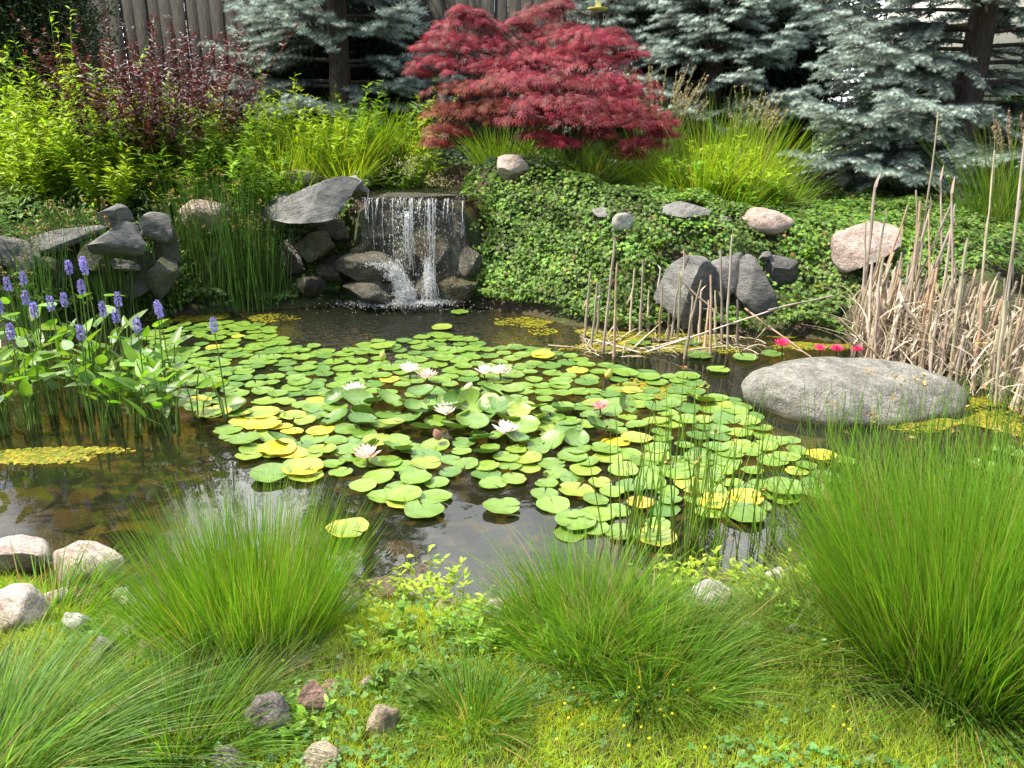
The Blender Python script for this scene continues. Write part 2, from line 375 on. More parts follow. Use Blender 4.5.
bm = bmesh.new(); f = bm.faces.new([bm.verts.new(c) for c in [(-1.62, 8.24, LIPZ), (-.42, 8.24, LIPZ), (-.35, 9.4, LIPZ), (-.55, 10.3, LIPZ), (-1.4, 10.3, LIPZ), (-1.7, 9.4, LIPZ)]])
me = bpy.data.meshes.new('stream_water'); bm.to_mesh(me); bm.free(); me.materials.append(M_water)
tag(link('stream_water', me), 'small pool of water feeding the top of the waterfall', None, None, 'structure')

# ---------------------------------------------------------------- rocks
RM = {
 'grey': rockmat('rock_grey', (.14, .14, .135), (.25, .25, .24), (.36, .355, .34)),
 'boulder': rockmat('rock_boulder', (.14, .14, .125), (.27, .265, .24), (.38, .37, .33), 1.0, .9, 0, 0, 1.3, False),
 'pink': rockmat('rock_pink', (.34, .26, .22), (.50, .40, .36), (.58, .50, .45), .8),
 'red': rockmat('rock_red', (.20, .11, .09), (.32, .19, .16), (.40, .30, .26)),
 'white': rockmat('rock_white', (.42, .40, .37), (.60, .58, .55), (.70, .68, .65), .6),
 'tan': rockmat('rock_tan', (.24, .19, .13), (.36, .29, .21), (.46, .40, .31)),
 'purple': rockmat('rock_purple', (.13, .11, .12), (.24, .20, .21), (.42, .38, .38)),
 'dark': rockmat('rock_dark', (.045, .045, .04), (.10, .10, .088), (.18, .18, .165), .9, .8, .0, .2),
 'slab': rockmat('rock_slab', (.12, .12, .12), (.21, .21, .21), (.32, .32, .31), .7, .85, 0, 0, 1.0, True),
 'wet': rockmat('rock_wet', (.026, .023, .016), (.06, .05, .032), (.115, .095, .06), 1.0, .75, .8),
 'wetbrown': rockmat('rock_wet_brown', (.03, .022, .010), (.075, .05, .02), (.15, .10, .04), .9, .75, .85, .2),
 'speck': rockmat('rock_speckled', (.035, .032, .024), (.085, .08, .055), (.19, .17, .12), 1.3, .75, .85),
 'ochre': rockmat('rock_ochre', (.12, .07, .015), (.26, .15, .03), (.34, .22, .06), .6, .8),
}
def rockmesh(seed, ext, mat, cuts=6, sub=4, rough=1.0, name='rock', flat_top=0.0, ang=None):
    rs = random.Random(seed); bm = bmesh.new(); bmesh.ops.create_icosphere(bm, subdivisions=sub, radius=1)
    V = np.array([v.co[:] for v in bm.verts]); off = Vector((seed * 3.7, seed * 1.3, seed * .7))
    nn = np.array([mn.noise(Vector(v) * 1.1 + off) for v in V]); V = V * (1 + .28 * rough * nn)[:, None]
    for _ in range(cuts):
        n_ = np.array([rs.gauss(0, 1), rs.gauss(0, 1), rs.gauss(0, .8)]); n_ /= np.linalg.norm(n_); c = rs.uniform(*(ang or (.5, .86)))
        dd = V @ n_; V = V - n_[None] * (np.maximum(dd - c, 0) * .93)[:, None]
    if flat_top > 0:
        n_ = np.array([rs.uniform(-.2, .2), -.15, 1]); n_ /= np.linalg.norm(n_); dd = V @ n_; V = V - n_[None] * (np.maximum(dd - (1 - flat_top), 0) * .95)[:, None]
    V = V / np.abs(V).max(0)
    V = V * np.array(ext)
    s_ = min(ext)
    for i, v in enumerate(V):
        q = Vector(v) / s_ * 1.6 + off
        V[i] = v + nrm(v) * s_ * (.07 * mn.noise(q) + .04 * mn.noise(q * 2.7) + .02 * mn.noise(q * 6))
    me = bpy.data.meshes.new(name)
    F = np.array([[v.index for v in f.verts] for f in bm.faces]); bm.free()
    me = npmesh(name, V, [F], mat, None, True)
    try: me.set_sharp_from_angle(angle=radians(38))
    except Exception: pass
    return me
ANG = ('slab', 'dark', 'wet', 'wetbrown'); ROCKS = []
def rock(px, py, w, h, mat, label, seed, Y=None, cuts=6, dr=.8, rotz=None, name='rock', sub=4, group=None, roll=0.0, flat=0.0, cat='rock', rough=1.0):
    """a stone whose middle shows at (px, py), w by h pixels big"""
    if Y is None:
        h *= 1.2; py -= 2; g_ = ground(px, py + h * .42); tt = depth(g_) + .35 * w / FL * depth(g_) * dr * .5
    else:
        tt = Y / (CP - (py - 384) / FL * SP)
    c = atT(px, py, tt); k = tt / FL
    ext = (w * .5 * k, w * .5 * k * dr, h * .53 * k)
    o = link(name, rockmesh(seed, ext, RM[mat], cuts + (4 if mat in ANG else 0), sub, rough, name, flat, (.34, .72) if mat in ANG or cuts >= 8 else None), None, c); ROCKS.append((c, ext))
    o.rotation_euler = (0, roll, rotz if rotz is not None else random.Random(seed).uniform(-.25, .25))
    return tag(o, label, cat, group)
# ---------------------------------------------------------------- fence, house, far hedge
M_wood = barkmat('fence_wood', (.020, .019, .016), (.050, .046, .040))  # wood tone darkened to carry the shade of the trees
fence = empty('board_fence', (0, 12.1, 1.25)); tag(fence, 'weathered brown board fence behind the spruces and the red maple', 'fence')
rs = random.Random(4)
def boxmb(mb, c, s, C=(.3, .3, .3), rz=0):
    x, y, z = s[0] / 2, s[1] / 2, s[2] / 2
    V = np.array([(a * x, b * y, d * z) for a in (-1, 1) for b in (-1, 1) for d in (-1, 1)])
    if rz: V = V @ np.array([[cos(rz), sin(rz), 0], [-sin(rz), cos(rz), 0], [0, 0, 1]])
    F = [(0, 1, 3, 2), (4, 6, 7, 5), (0, 4, 5, 1), (2, 3, 7, 6), (0, 2, 6, 4), (1, 5, 7, 3)]
    mb.add(V + np.array(c), F, C)
x = -9.0; pan = MB(); k = 0
while x < 4.2:
    w_ = .175 + rs.uniform(-.008, .008); boxmb(pan, (x + w_ / 2, rs.uniform(-.008, .008), 1.12 + rs.uniform(-.02, .02)), (w_, .02, 2.24), rz=rs.uniform(-.012, .012)); x += w_ + (rs.choice([.003, .004, .010, .006]) if x < -2.9 else rs.choice([.001, .002])); k += 1
    if k % 14 == 0:
        pan.build('fence_panel', M_wood, fence); pan = MB()
        pm_ = MB(); boxmb(pm_, (x, .09, 1.15), (.1, .1, 2.3)); pm_.build('fence_post', M_wood, fence)
if pan.n: pan.build('fence_panel', M_wood, fence)
for zz in (.35, 1.95):
    r_ = MB(); boxmb(r_, (-2.4, .035, zz), (13.2, .04, .09)); r_.build('fence_rail', M_wood, fence)
# pale house beyond the right spruce
M_siding = None
m, t, out = newmat('siding'); co = t.nodes.new('ShaderNodeTexCoord'); sx = t.nodes.new('ShaderNodeSeparateXYZ'); t.links.new(co.outputs['Object'], sx.inputs[0])
md = N(t, 'Math', op='MULTIPLY', i1=8.0); t.links.new(sx.outputs[2], md.inputs[0]); fr_ = N(t, 'Math', op='FRACT'); t.links.new(md.outputs[0], fr_.inputs[0])
bp = N(t, 'Bump', Strength=1.0, Distance=.03); t.links.new(fr_.outputs[0], bp.inputs['Height']); p = N(t, 'BsdfPrincipled', Roughness=.7); p.inputs[0].default_value = (.62, .60, .55, 1)
t.links.new(bp.outputs[0], p.inputs['Normal']); t.links.new(p.outputs[0], out.inputs[0]); M_siding = m
M_trim = plain('white_trim', (.8, .8, .78), .5); M_glass = plain('window_glass', (.03, .04, .05), .08, .8)
house = empty('neighbour_house', (15.5, 21, 1.0)); tag(house, 'pale sided house glimpsed between the branches of the right spruce', 'house')
b_ = MB(); boxmb(b_, (0, 0, 2.6), (11, 5, 5.2)); b_.build('wall', M_siding, house)
b_ = MB(); V = [(-5.8, -2.9, 5.2), (5.8, -2.9, 5.2), (5.8, 2.9, 5.2), (-5.8, 2.9, 5.2), (-5.8, 0, 7.2), (5.8, 0, 7.2)]
b_.add(V, [(0, 1, 5, 4), (2, 3, 4, 5), (0, 3, 2, 1)]); b_.add(V, [(0, 4, 3), (1, 2, 5)]); b_.build('roof', plain('shingles', (.12, .11, .10), .9, .2, .3, 30), house)
for wx in (-3.4, 0.2, 3.6):
    f_ = MB(); boxmb(f_, (wx, -2.54, 2.0), (1.3, .08, 1.5)); wf = f_.build('window_frame', M_trim, house)
    f_ = MB(); boxmb(f_, (wx, -2.59, 2.0), (1.06, .03, 1.26)); g_ = f_.build('window_pane', M_glass, wf)
# black iron fence at right
mf = empty('iron_fence', (4.6, 13.2, .95)); tag(mf, 'thin black iron picket fence behind the right spruce', 'fence')
M_iron = plain('black_iron', (.015, .015, .017), .5)
b_ = MB(); n_ = 110; P = np.zeros((n_, 2, 3)); P[:, :, 0] = (np.arange(n_) * .11)[:, None]; P[:, 1, 2] = 1.25; tubes(b_, P, .008, (.1, .1, .1)); b_.build('picket_panel', M_iron, mf)
for zz in (.15, 1.12, 1.22):
    b_ = MB(); boxmb(b_, (6, 0, zz), (12.2, .022, .03)); b_.build('rail', M_iron, mf)

# ---------------------------------------------------------------- trees
def curve(p0, d0, L, K, droop, up, rng):
    """points of a limb leaving p0 along d0, sagging then turning up at the tip"""
    s = np.linspace(0, 1, K + 1)[:, None]; d0 = nrm(np.array(d0, float))
    return p0 + d0 * L * s + np.array([0, 0, 1.0]) * L * (-droop * s ** 1.5 + up * s ** 3)
def needle_seg(k, rad, nw, rng):
    """bottlebrush along +Y from 0 to 1"""
    V = []; F = []
    for i in range(k):
        y = (i + rng.uniform(0, .9)) / k; a = rng.uniform(0, 2 * pi)
        r = np.array([cos(a), 0, sin(a)]); tt = np.array([-sin(a), 0, cos(a)]); tip = r * rad * rng.uniform(.8, 1.1) + np.array([0, y + .28, 0]); b = np.array([0, y, 0])
        j = len(V); V += [b - tt * nw + r * .02, b + tt * nw + r * .02, tip]; F.append((j, j + 1, j + 2))
    return np.array(V), np.array(F)
def spruce(name, bx, by, H, R, label, seed, zmin=.3, hi_z=4.2, step=.16, blue=1.0, dens=1.0, tr=.16, rpow=.85, face=None, hollow=0):
    rng = np.random.default_rng(seed); gz = hg(bx, by) - .05
    root = empty(name, (bx, by, gz)); tag(root, label, 'spruce tree')
    tb = MB(); K = 10; s = np.linspace(0, 1, K + 1); P = np.zeros((1, K + 1, 3)); P[0, :, 2] = s * H; P[0, :, 0] = .05 * np.sin(s * 5)
    tubes(tb, P, (tr * (1 - s * .93) + .01)[None], (.1, .1, .1), 10); tb.build('trunk', M_bark, root, smooth=True)
    br = MB(); segs = {'hi': [], 'lo': []}
    h = zmin; ga = rng.uniform(0, 6)
    while h < H - .15:
        frac = 1 - h / H; hi = h < hi_z
        nb = 6 if hi else 5
        for j in range(nb):
            ga += 2.4 + rng.uniform(-.3, .3); L = max(.15, R * frac ** rpow * rng.uniform(.72, 1.08))
            fy = math.sin(ga)
            if face is not None and hi and fy > .35 and L > .8: hib = False
            else: hib = hi
            if hollow and .75 < h < 2.7 and fy < -.15 and cos(ga) > -.62 and rng.random() < hollow: continue
            d0 = np.array([cos(ga), fy, .12 + .5 * (1 - frac)]); p0 = np.array([0, 0, h + rng.uniform(-.08, .08)])
            pts = curve(p0, d0, L, 10, .34 * frac + .05, .22, rng)
            tubes(br, pts[None], (np.linspace(.028 * frac + .008, .004, 11))[None], (.09, .06, .04), 5)
            # side twigs
            side = nrm(np.cross(d0, [0, 0, 1.0])); fwd = nrm(d0 * [1, 1, 0])
            ns = int(L / (.085 if hib else .19) * dens)
            for q in range(ns):
                u = .18 + .82 * (q + rng.uniform(0, .8)) / max(ns, 1); u = min(u, 1.0)
                idx = u * 10; i0 = min(int(idx), 9); pp = pts[i0] + (pts[i0 + 1] - pts[i0]) * (idx - i0)
                sg = 1 if q % 2 else -1
                Lt = (.62 * L ** .6 * (1 - u) + .12) * rng.uniform(.7, 1.15)
                td = nrm(side * sg * rng.uniform(.55, 1.0) + fwd * rng.uniform(.5, .95) + np.array([0, 0, rng.uniform(-.25, .12)]))
                sl = .115 if hib else .26
                m_ = max(1, int(round(Lt / (sl * .8))))
                for w_ in range(m_):
                    a_ = pp + td * (w_ * sl * .8) + np.array([0, 0, -.12 * (w_ * sl) ** 2]); tipn = (w_ + 1) / m_ * (.45 + .55 * u)
                    segs['hi' if hib else 'lo'].append((*a_, *(td + [0, 0, -.15 * w_ * sl]), sl, tipn))
                    if w_ < m_ and hib or w_ % 2 == 0:
                        for s2 in ((1, -1) if hib else (rng.choice([1, -1]),)):
                            d2 = nrm(td + s2 * .8 * nrm(np.cross(td, [0, 0, 1.0])) + np.array([0, 0, rng.uniform(-.3, .2)]))
                            segs['hi' if hib else 'lo'].append((*(a_ + td * sl * .3), *d2, sl * rng.uniform(.7, 1.1), min(1, tipn + .15)))
        h += step * rng.uniform(.8, 1.2) * (1 if hi else 1.6)
    cr = MB()
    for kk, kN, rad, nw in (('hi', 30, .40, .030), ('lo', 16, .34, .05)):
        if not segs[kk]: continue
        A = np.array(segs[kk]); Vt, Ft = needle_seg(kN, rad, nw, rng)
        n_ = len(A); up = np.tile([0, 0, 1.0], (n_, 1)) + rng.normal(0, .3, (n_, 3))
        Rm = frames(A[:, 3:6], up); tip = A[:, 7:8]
        dark = np.array([.022, .036, .028]); tip_col = np.array([.50, .60, .56]) * blue + np.array([.05, .09, .03]) * (1 - blue)  # new growth pale at tips; contrast with inner needles raised to paint in shading
        C = dark + (tip_col - dark) * np.clip(tip * rng.uniform(.65, 1.3, (n_, 1)), 0, 1) ** 1.5
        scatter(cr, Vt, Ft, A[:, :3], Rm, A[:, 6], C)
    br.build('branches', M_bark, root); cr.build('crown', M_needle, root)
    print(name, 'needle tris', cr.n // 3)
    return root
p = atY(948, 200, 11.0); spruce('blue_spruce', p[0], p[1], 8.5, 3.2, 'large blue spruce spreading over the right bank', 11, zmin=.42, hi_z=3.4, step=.21, tr=.2, face=1, hollow=.6, dens=1.15)
p = atY(700, 200, 11.3); spruce('blue_spruce', p[0], p[1], 6.2, 1.75, 'blue spruce behind the feathery grasses, right of the red maple', 12, zmin=.9, hi_z=3.0, step=.22, face=1, hollow=.2, dens=1.15)
p = atY(345, 200, 11.2); spruce('blue_spruce', p[0], p[1], 6.6, 2.0, 'blue spruce in front of the fence, left of the red maple', 13, zmin=.9, hi_z=3.0, step=.26, blue=.85, face=1, hollow=.4, dens=1.1)
p = atY(590, 200, 11.55); spruce('blue_spruce', p[0], p[1], 3.4, 1.0, 'smaller blue spruce directly behind the crown of the red maple', 14, zmin=.6, hi_z=3.0, step=.24, face=1)
# evergreen shrubs of flat dark foliage
def leafy_mass(name, c, ext, n, leaf, lsize, base, label, cat, seed, mat=M_leaf, shell=.55, lumps=14, stem=True, updir=.5, partname='crown', group=None, colv=.4, fill=True):
    rng = np.random.default_rng(seed); gz = hg(c[0], c[1]); root = empty(name, (c[0], c[1], gz)); tag(root, label, cat, group)
    c0 = np.array([0, 0, ext[2] * .52]); lc = []
    for _ in range(lumps):
        v = nrm(rng.normal(0, 1, 3)); v[2] = abs(v[2]) * 1.2 - .4; lc.append(c0 + v * np.array(ext) * np.array([.55, .55, .42]) * rng.uniform(.4, 1.0))
    lc = np.array(lc); pick = rng.integers(0, lumps, n); v = nrm(rng.normal(0, 1, (n, 3))); rr = rng.uniform(shell, 1.05, (n, 1)) ** .6
    pos = lc[pick] + v * rr * np.array(ext) * np.array([.36, .36, .26])
    keep = pos[:, 2] > .02; pos = pos[keep]; v = v[keep]; n = len(pos)
    d = nrm(v * .8 + rng.normal(0, .5, (n, 3)) + np.array([0, 0, updir])); nn = nrm(v + np.array([0, 0, .6]) + rng.normal(0, .4, (n, 3)))
    mb = MB(); scatter(mb, leaf[0], leaf[1], pos, frames(d, nn), rng.uniform(.7, 1.25, n) * lsize, ccol(rng, base, n, colv, .15)); mb.build(partname, mat, root)
    if stem:
        st = MB(); P = []
        for k_ in range(9):
            tgt = lc[k_ % lumps]; s = np.linspace(0, 1, 5)[:, None]; a0 = np.array([rng.uniform(-.08, .08), rng.uniform(-.08, .08), 0]); P.append(a0 + (tgt - a0) * s + np.array([0, 0, .1]) * np.sin(s * pi))
        tubes(st, np.array(P), np.linspace(.02, .006, 5)[None] * max(.6, ext[2] * .5), (.08, .05, .04), 5); st.build('stems', M_bark, root)
    return root
LA = lance(.13, .3, .25); LAw = lance(.22, .25, .2)
p = atY(40, 150, 10.4); leafy_mass('evergreen_shrub', (p[0], p[1]), (1.5, .9, 4.0), 44000, (DIA_V, DIA_F), .055, (.022, .045, .014), 'tall dark green evergreen shrub at the back left corner', 'evergreen', 31, lumps=40)
for k_, (px_, Y_, w_, h_) in enumerate([(300, 11.75, 1.0, 2.3), (375, 11.8, 1.1, 2.6), (655, 11.9, 1.1, 2.8), (735, 11.9, 1.2, 2.9), (800, 12.2, 1.0, 2.5)]):  # added near-black foliage standing in for the deep shade behind the spruces
    p = atY(px_, 150, Y_); leafy_mass('evergreen_shrub', (p[0], p[1]), (w_, .5, h_), 12000, (DIA_V, DIA_F), .06, (.014, .028, .012), 'added dark evergreen filling the shaded gap ' + ['before the fence, left of the left spruce trunk', 'before the fence, right of the left spruce trunk', 'before the fence, just right of the maple crown', 'behind the tan plumed feather grasses', 'between the two right spruces'][k_], 'evergreen', 33 + k_, lumps=26)
# far green backdrop trees behind fences
rb = random.Random(8)
for k_, (x_, y_, h_, w_) in enumerate([(-9, 17, 6.0, 3.2), (-4.5, 19, 5.2, 3.0), (1.5, 20, 4.6, 2.8), (6.0, 18, 6.5, 2.2), (6.6, 13.9, 1.7, 1.3), (9.3, 14.2, 1.5, 1.2), (-14, 14, 6.5, 3.5), (14.5, 14.8, 1.9, 2.0)]):
    leafy_mass('garden_tree' if h_ > 3 else 'garden_bush', (x_, y_), (w_, w_ * .8, h_), 9000, (DIA_V, DIA_F), .16, (.03, .06, .015),
               ['dark green tree far behind the fence at the left', 'dark green tree beyond the fence behind the left spruce', 'green tree beyond the fence behind the red maple', 'tall dark tree between the fence end and the right spruce',
                'dark bush behind the iron fence, left of the spruce trunk', 'dark bush behind the iron fence, right of the spruce trunk', 'dark tree at the far left outside corner', 'dark bush behind the iron fence at the right end'][k_], 'tree' if h_ > 3 else 'bush', 50 + k_, lumps=26)

# laceleaf maple
def maple():
    rng = np.random.default_rng(5); bx, by = atY(570, 190, 9.35)[:2]; gz = hg(bx, by)
    root = empty('laceleaf_maple', (bx, by, gz)); tag(root, 'crimson laceleaf maple cascading above the ivy bank', 'maple tree'); B = np.array([bx, by, gz])
    pads = [(463, 8, 10, 4, .1), (440, 33, 12, 4, 0), (424, 46, 10, 3, -.1), (418, 70, 10, 3, -.2), (478, 12, 8, 3, .1), (562, 3, 10, 4, .2), (520, 20, 10, 4, .2), (612, 30, 10, 3, .0), (632, 52, 12, 3, -.1), (436, 140, 12, 5, -.4), (466, 20, 24, 9, .1), (452, 42, 30, 13, -.1), (437, 62, 24, 8, -.2), (487, 42, 26, 12, .1), (478, 66, 36, 12, -.15), (462, 88, 32, 10, -.3), (500, 84, 32, 12, -.35), (545, 12, 26, 13, .3), (530, 36, 24, 12, .25),
            (563, 30, 26, 12, .2), (585, 34, 34, 9, .0), (600, 42, 34, 7, -.1), (545, 58, 34, 12, 0), (520, 78, 40, 12, -.4), (556, 82, 46, 12, -.45), (590, 62, 42, 13, -.1), (607, 80, 40, 12, -.25), (570, 100, 52, 13, -.6),
            (540, 104, 40, 13, -.6), (612, 104, 44, 12, -.5), (590, 118, 46, 11, -.65), (628, 92, 28, 11, -.2), (640, 116, 30, 8, -.45), (655, 122, 20, 6, -.4), (448, 108, 20, 12, -.3), (448, 128, 20, 9, -.35), (475, 112, 28, 8, -.3),
            (500, 104, 30, 9, -.4), (540, 133, 18, 4, -.6), (560, 140, 18, 4, -.6), (598, 130, 14, 9, -.55), (640, 142, 22, 7, -.4), (630, 152, 12, 5, -.4), (520, 118, 26, 8, -.6), (492, 26, 14, 8, .2), (575, 52, 30, 10, 0), (505, 62, 24, 10, 0),
            (530, 52, 24, 9, .1), (660, 132, 16, 5, -.35), (575, 112, 22, 8, -.55)]
    # lobed leaf: seven thin tapering lobes
    V = []; F = []
    for a, l in ((0, 1.0), (.5, .92), (-.5, .92), (1.0, .75), (-1.0, .75), (1.6, .5), (-1.6, .5)):
        dx, dy = sin(a), cos(a); j = len(V); w_ = .04
        V += [(0, 0, 0), (dx * l * .5 - dy * w_, dy * l * .5 + dx * w_, -.02), (dx * l, dy * l, -.16 * l), (dx * l * .5 + dy * w_, dy * l * .5 - dx * w_, -.02)]
        F += [(j, j + 1, j + 2, j + 3)]
    V = np.array(V, float); F = np.array(F)
    mb = MB(); br = MB(); trunk_top = np.array([.05, 0, .55]); Ptw = []
    for i, (px, py, rx, ry, dy) in enumerate(pads):
        c = atY(px, py, by + dy) - B; k_ = (by + dy) / FL * .98; rx *= k_; rz = ry * k_
        n = int(90 + 2000 * rx * max(rz, .14)); out_ = nrm(np.array([c[0], c[1] * .8, 0.001]))
        q = rng.normal(0, .5, (n, 3)); q = q / np.maximum(1, np.linalg.norm(q, axis=1, keepdims=True) / 1.15)
        dist = np.hypot(q[:, 0], q[:, 1])
        pos = c + q * [rx * 1.08, rx * .85, rz * .5] + np.stack([0 * dist, 0 * dist, -rz * .65 * dist ** 2 + rz * .35], -1)
        d = nrm(np.stack([q[:, 0] * 1.0 + out_[0] * .35, q[:, 1] * .9 - .25, -.75 + rng.normal(0, .28, n)], -1) + rng.normal(0, .22, (n, 3)))
        nn = nrm(np.stack([q[:, 0] * .6, q[:, 1] * .6 - .45, np.full(n, .85)], -1) + rng.normal(0, .25, (n, 3)))
        low = c[2] < 1.0
        base = [(.23, .018, .035), (.18, .022, .028), (.28, .03, .055)][int(rng.integers(0, 3))]
        if low and px < 520: base = (.20, .045, .030)
        scatter(mb, V, F, pos, frames(d, nn), rng.uniform(.06, .115, n), ccol(rng, base, n, .4, .2))
        s = np.linspace(0, 1, 7)[:, None]; mid = trunk_top + (c - trunk_top) * .5 + np.array([0, 0, .35]); P = (1 - s) ** 2 * trunk_top + 2 * s * (1 - s) * mid + s * s * c
        tubes(br, P[None], np.linspace(.020, .004, 7)[None], (.09, .05, .05), 5)
        for _ in range(4):
            e = c + np.array([rng.uniform(-1, 1) * rx, rng.uniform(-.6, .6) * rx, rng.uniform(-.5, .2) * rz]); Ptw.append(np.linspace(P[4], e, 4))
    tubes(br, np.array(Ptw), np.linspace(.006, .002, 4)[None], (.09, .05, .05), 4)
    tk = MB(); s = np.linspace(0, 1, 8)[:, None]
    for tx, ty in ((.05, 0), (-.12, .05), (.16, -.03)):
        P = np.array([0, 0, -.05]) + s * np.array([tx, ty, .66]) + np.sin(s * 6) * np.array([.03, .02, 0]); tubes(tk, P[None], np.linspace(.05, .028, 8)[None], (.1, .1, .1), 8)
    tk.build('trunk', M_maplebark, root, smooth=True); br.build('branches', M_maplebark, root); mb.build('crown', M_red, root)
maple()

# ---------------------------------------------------------------- back bank planting
def grass_clump(name, loc, H, spread, n, base, label, cat, seed, w=.006, droop=.45, lean=(0, 0), plume=None, r0=.12, K=5, mat=None, group=None, lenv=.5, jit=.15):
    rng = np.random.default_rng(seed); root = empty(name, loc); tag(root, label, cat, group)
    a = rng.uniform(0, 2 * pi, n); rr = np.sqrt(rng.uniform(0, 1, n)); rad = np.stack([np.cos(a), np.sin(a), 0 * a], -1)
    base_p = rad * (rr * r0)[:, None]; tilt = rr ** .8 * spread / max(H, .01) * rng.uniform(.35, 1.1, n)
    d = nrm(rad * tilt[:, None] + np.array([lean[0], lean[1], 1.0]) + rng.normal(0, jit, (n, 3)))
    L = H * rng.uniform(1 - lenv, 1.08, n) * (1 + .12 * tilt)
    bend = (rad * .55 + np.array([lean[0], lean[1], 0]) + rng.normal(0, .12, (n, 3))) * droop * (.3 + tilt[:, None]) ; bend[:, 2] = -np.abs(droop) * (.15 + .9 * tilt ** 1.3) * rng.uniform(.4, 1.2, n)
    mb = MB(); C = ccol(rng, base, n, .3, .12); dead = rng.random(n) < .06; C[dead] = (.30, .24, .11); yl = rng.random(n) < .2; C[yl] *= [1.35, 1.1, .9]; lay = rng.random(n) < .12; d[lay] = nrm(d[lay] * [1, 1, .35] + rad[lay] * .6); L[lay] *= .65
    blades(mb, base_p, d, L, w * rng.uniform(.7, 1.3, n), bend, C, K, rng); mb.build('blades', mat or M_grass, root)
    if plume:
        pn, pH, pc = plume; a = rng.uniform(0, 2 * pi, pn); r_ = rng.uniform(0, 1, pn) ** .5; o_ = np.stack([np.cos(a), np.sin(a), 0 * a], -1)
        d = nrm(o_ * (r_ * .28)[:, None] + [0.06, 0, 1.0]); s = np.linspace(0, 1, 6); L = pH * rng.uniform(.75, 1.05, pn)
        P = (o_ * (r_ * r0)[:, None])[:, None] + d[:, None] * L[:, None, None] * s[None, :, None] + o_[:, None] * (.10 * pH * s ** 3)[None, :, None]
        st = MB(); tubes(st, P, .0022, (.30, .28, .12), 3); st.build('stalks', M_stem, root)
        pl = MB(); m_ = 46; tt = rng.uniform(.80, 1.0, (pn, m_)); pos = P[:, 0:1] + d[:, None] * (L[:, None] * tt)[..., None] + o_[:, None] * (.10 * pH * tt ** 3)[..., None]
        pos = pos.reshape(-1, 3) + rng.normal(0, .006, (pn * m_, 3)); dd = nrm(rng.normal(0, .35, (pn * m_, 3)) + [0, 0, 1.0])
        scatter(pl, DIA_V, DIA_F, pos, frames(dd, rng.normal(0, 1, (pn * m_, 3))), rng.uniform(.018, .034, pn * m_), ccol(rng, pc, pn * m_, .3)); pl.build('plumes', M_dry, root)
    return root
def leafy_stems(name, loc, H, spread, ns, base, label, cat, seed, leaf=LA, ls=.11, per=26, group=None, flowers=None, w=.003, updir=.6, lean=(0, 0), mat=M_leaf):
    rng = np.random.default_rng(seed); root = empty(name, loc); tag(root, label, cat, group)
    a = rng.uniform(0, 2 * pi, ns); rr = np.sqrt(rng.uniform(0, 1, ns)); rad = np.stack([np.cos(a), np.sin(a), 0 * a], -1)
    b = rad * (rr * spread * .6)[:, None]; d = nrm(rad * (rr * .3)[:, None] + np.array([lean[0], lean[1], 1.0]) + rng.normal(0, .07, (ns, 3))); L = H * rng.uniform(.65, 1.05, ns)
    s = np.linspace(0, 1, 6); bendv = rad * .12 + rng.normal(0, .05, (ns, 3))
    P = b[:, None] + d[:, None] * (L[:, None] * s)[..., None] + bendv[:, None] * (L[:, None] * s ** 2)[..., None]
    st = MB(); tubes(st, P, np.linspace(w, w * .5, 6)[None], np.array(base) * .9, 4); st.build('stems', M_stem, root)
    u = rng.uniform(.15, 1.0, (ns, per)); pos = (b[:, None] + d[:, None] * (L[:, None] * u)[..., None] + bendv[:, None] * (L[:, None] * u ** 2)[..., None]).reshape(-1, 3)
    n = ns * per; aa = rng.uniform(0, 2 * pi, n); dd = nrm(np.stack([np.cos(aa), np.sin(aa), rng.normal(updir, .25, n)], -1)); nn = nrm(rng.normal(0, .25, (n, 3)) + [0, 0, 1.0] - dd * .0)
    sz = ls * (1.15 - .5 * u.reshape(-1)) * rng.uniform(.7, 1.2, n); lb = MB(); scatter(lb, leaf[0], leaf[1], pos, frames(dd, nn), sz, ccol(rng, base, n, .3, .12)); lb.build('leaves', mat, root)
    if flowers is not None:
        fb = MB(); tips = P[:, -1]; m_ = 30; pos = np.repeat(tips, m_, 0) + rng.normal(0, .03, (ns * m_, 3)); scatter(fb, DIA_V, DIA_F, pos, frames(nrm(rng.normal(0, 1, (ns * m_, 3)) + [0, 0, .8]), rng.normal(0, 1, (ns * m_, 3))), .02, ccol(rng, flowers, ns * m_, .2)); fb.build('flowers', M_petal, root)
    return root
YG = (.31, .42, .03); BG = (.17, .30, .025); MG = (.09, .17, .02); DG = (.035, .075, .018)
def on(px, py, Y=None):
    if Y is None: g_ = ground(px, py); return (g_[0], g_[1], hg(g_[0], g_[1]))
    p_ = atY(px, py, Y); return (p_[0], Y, hg(p_[0], Y))
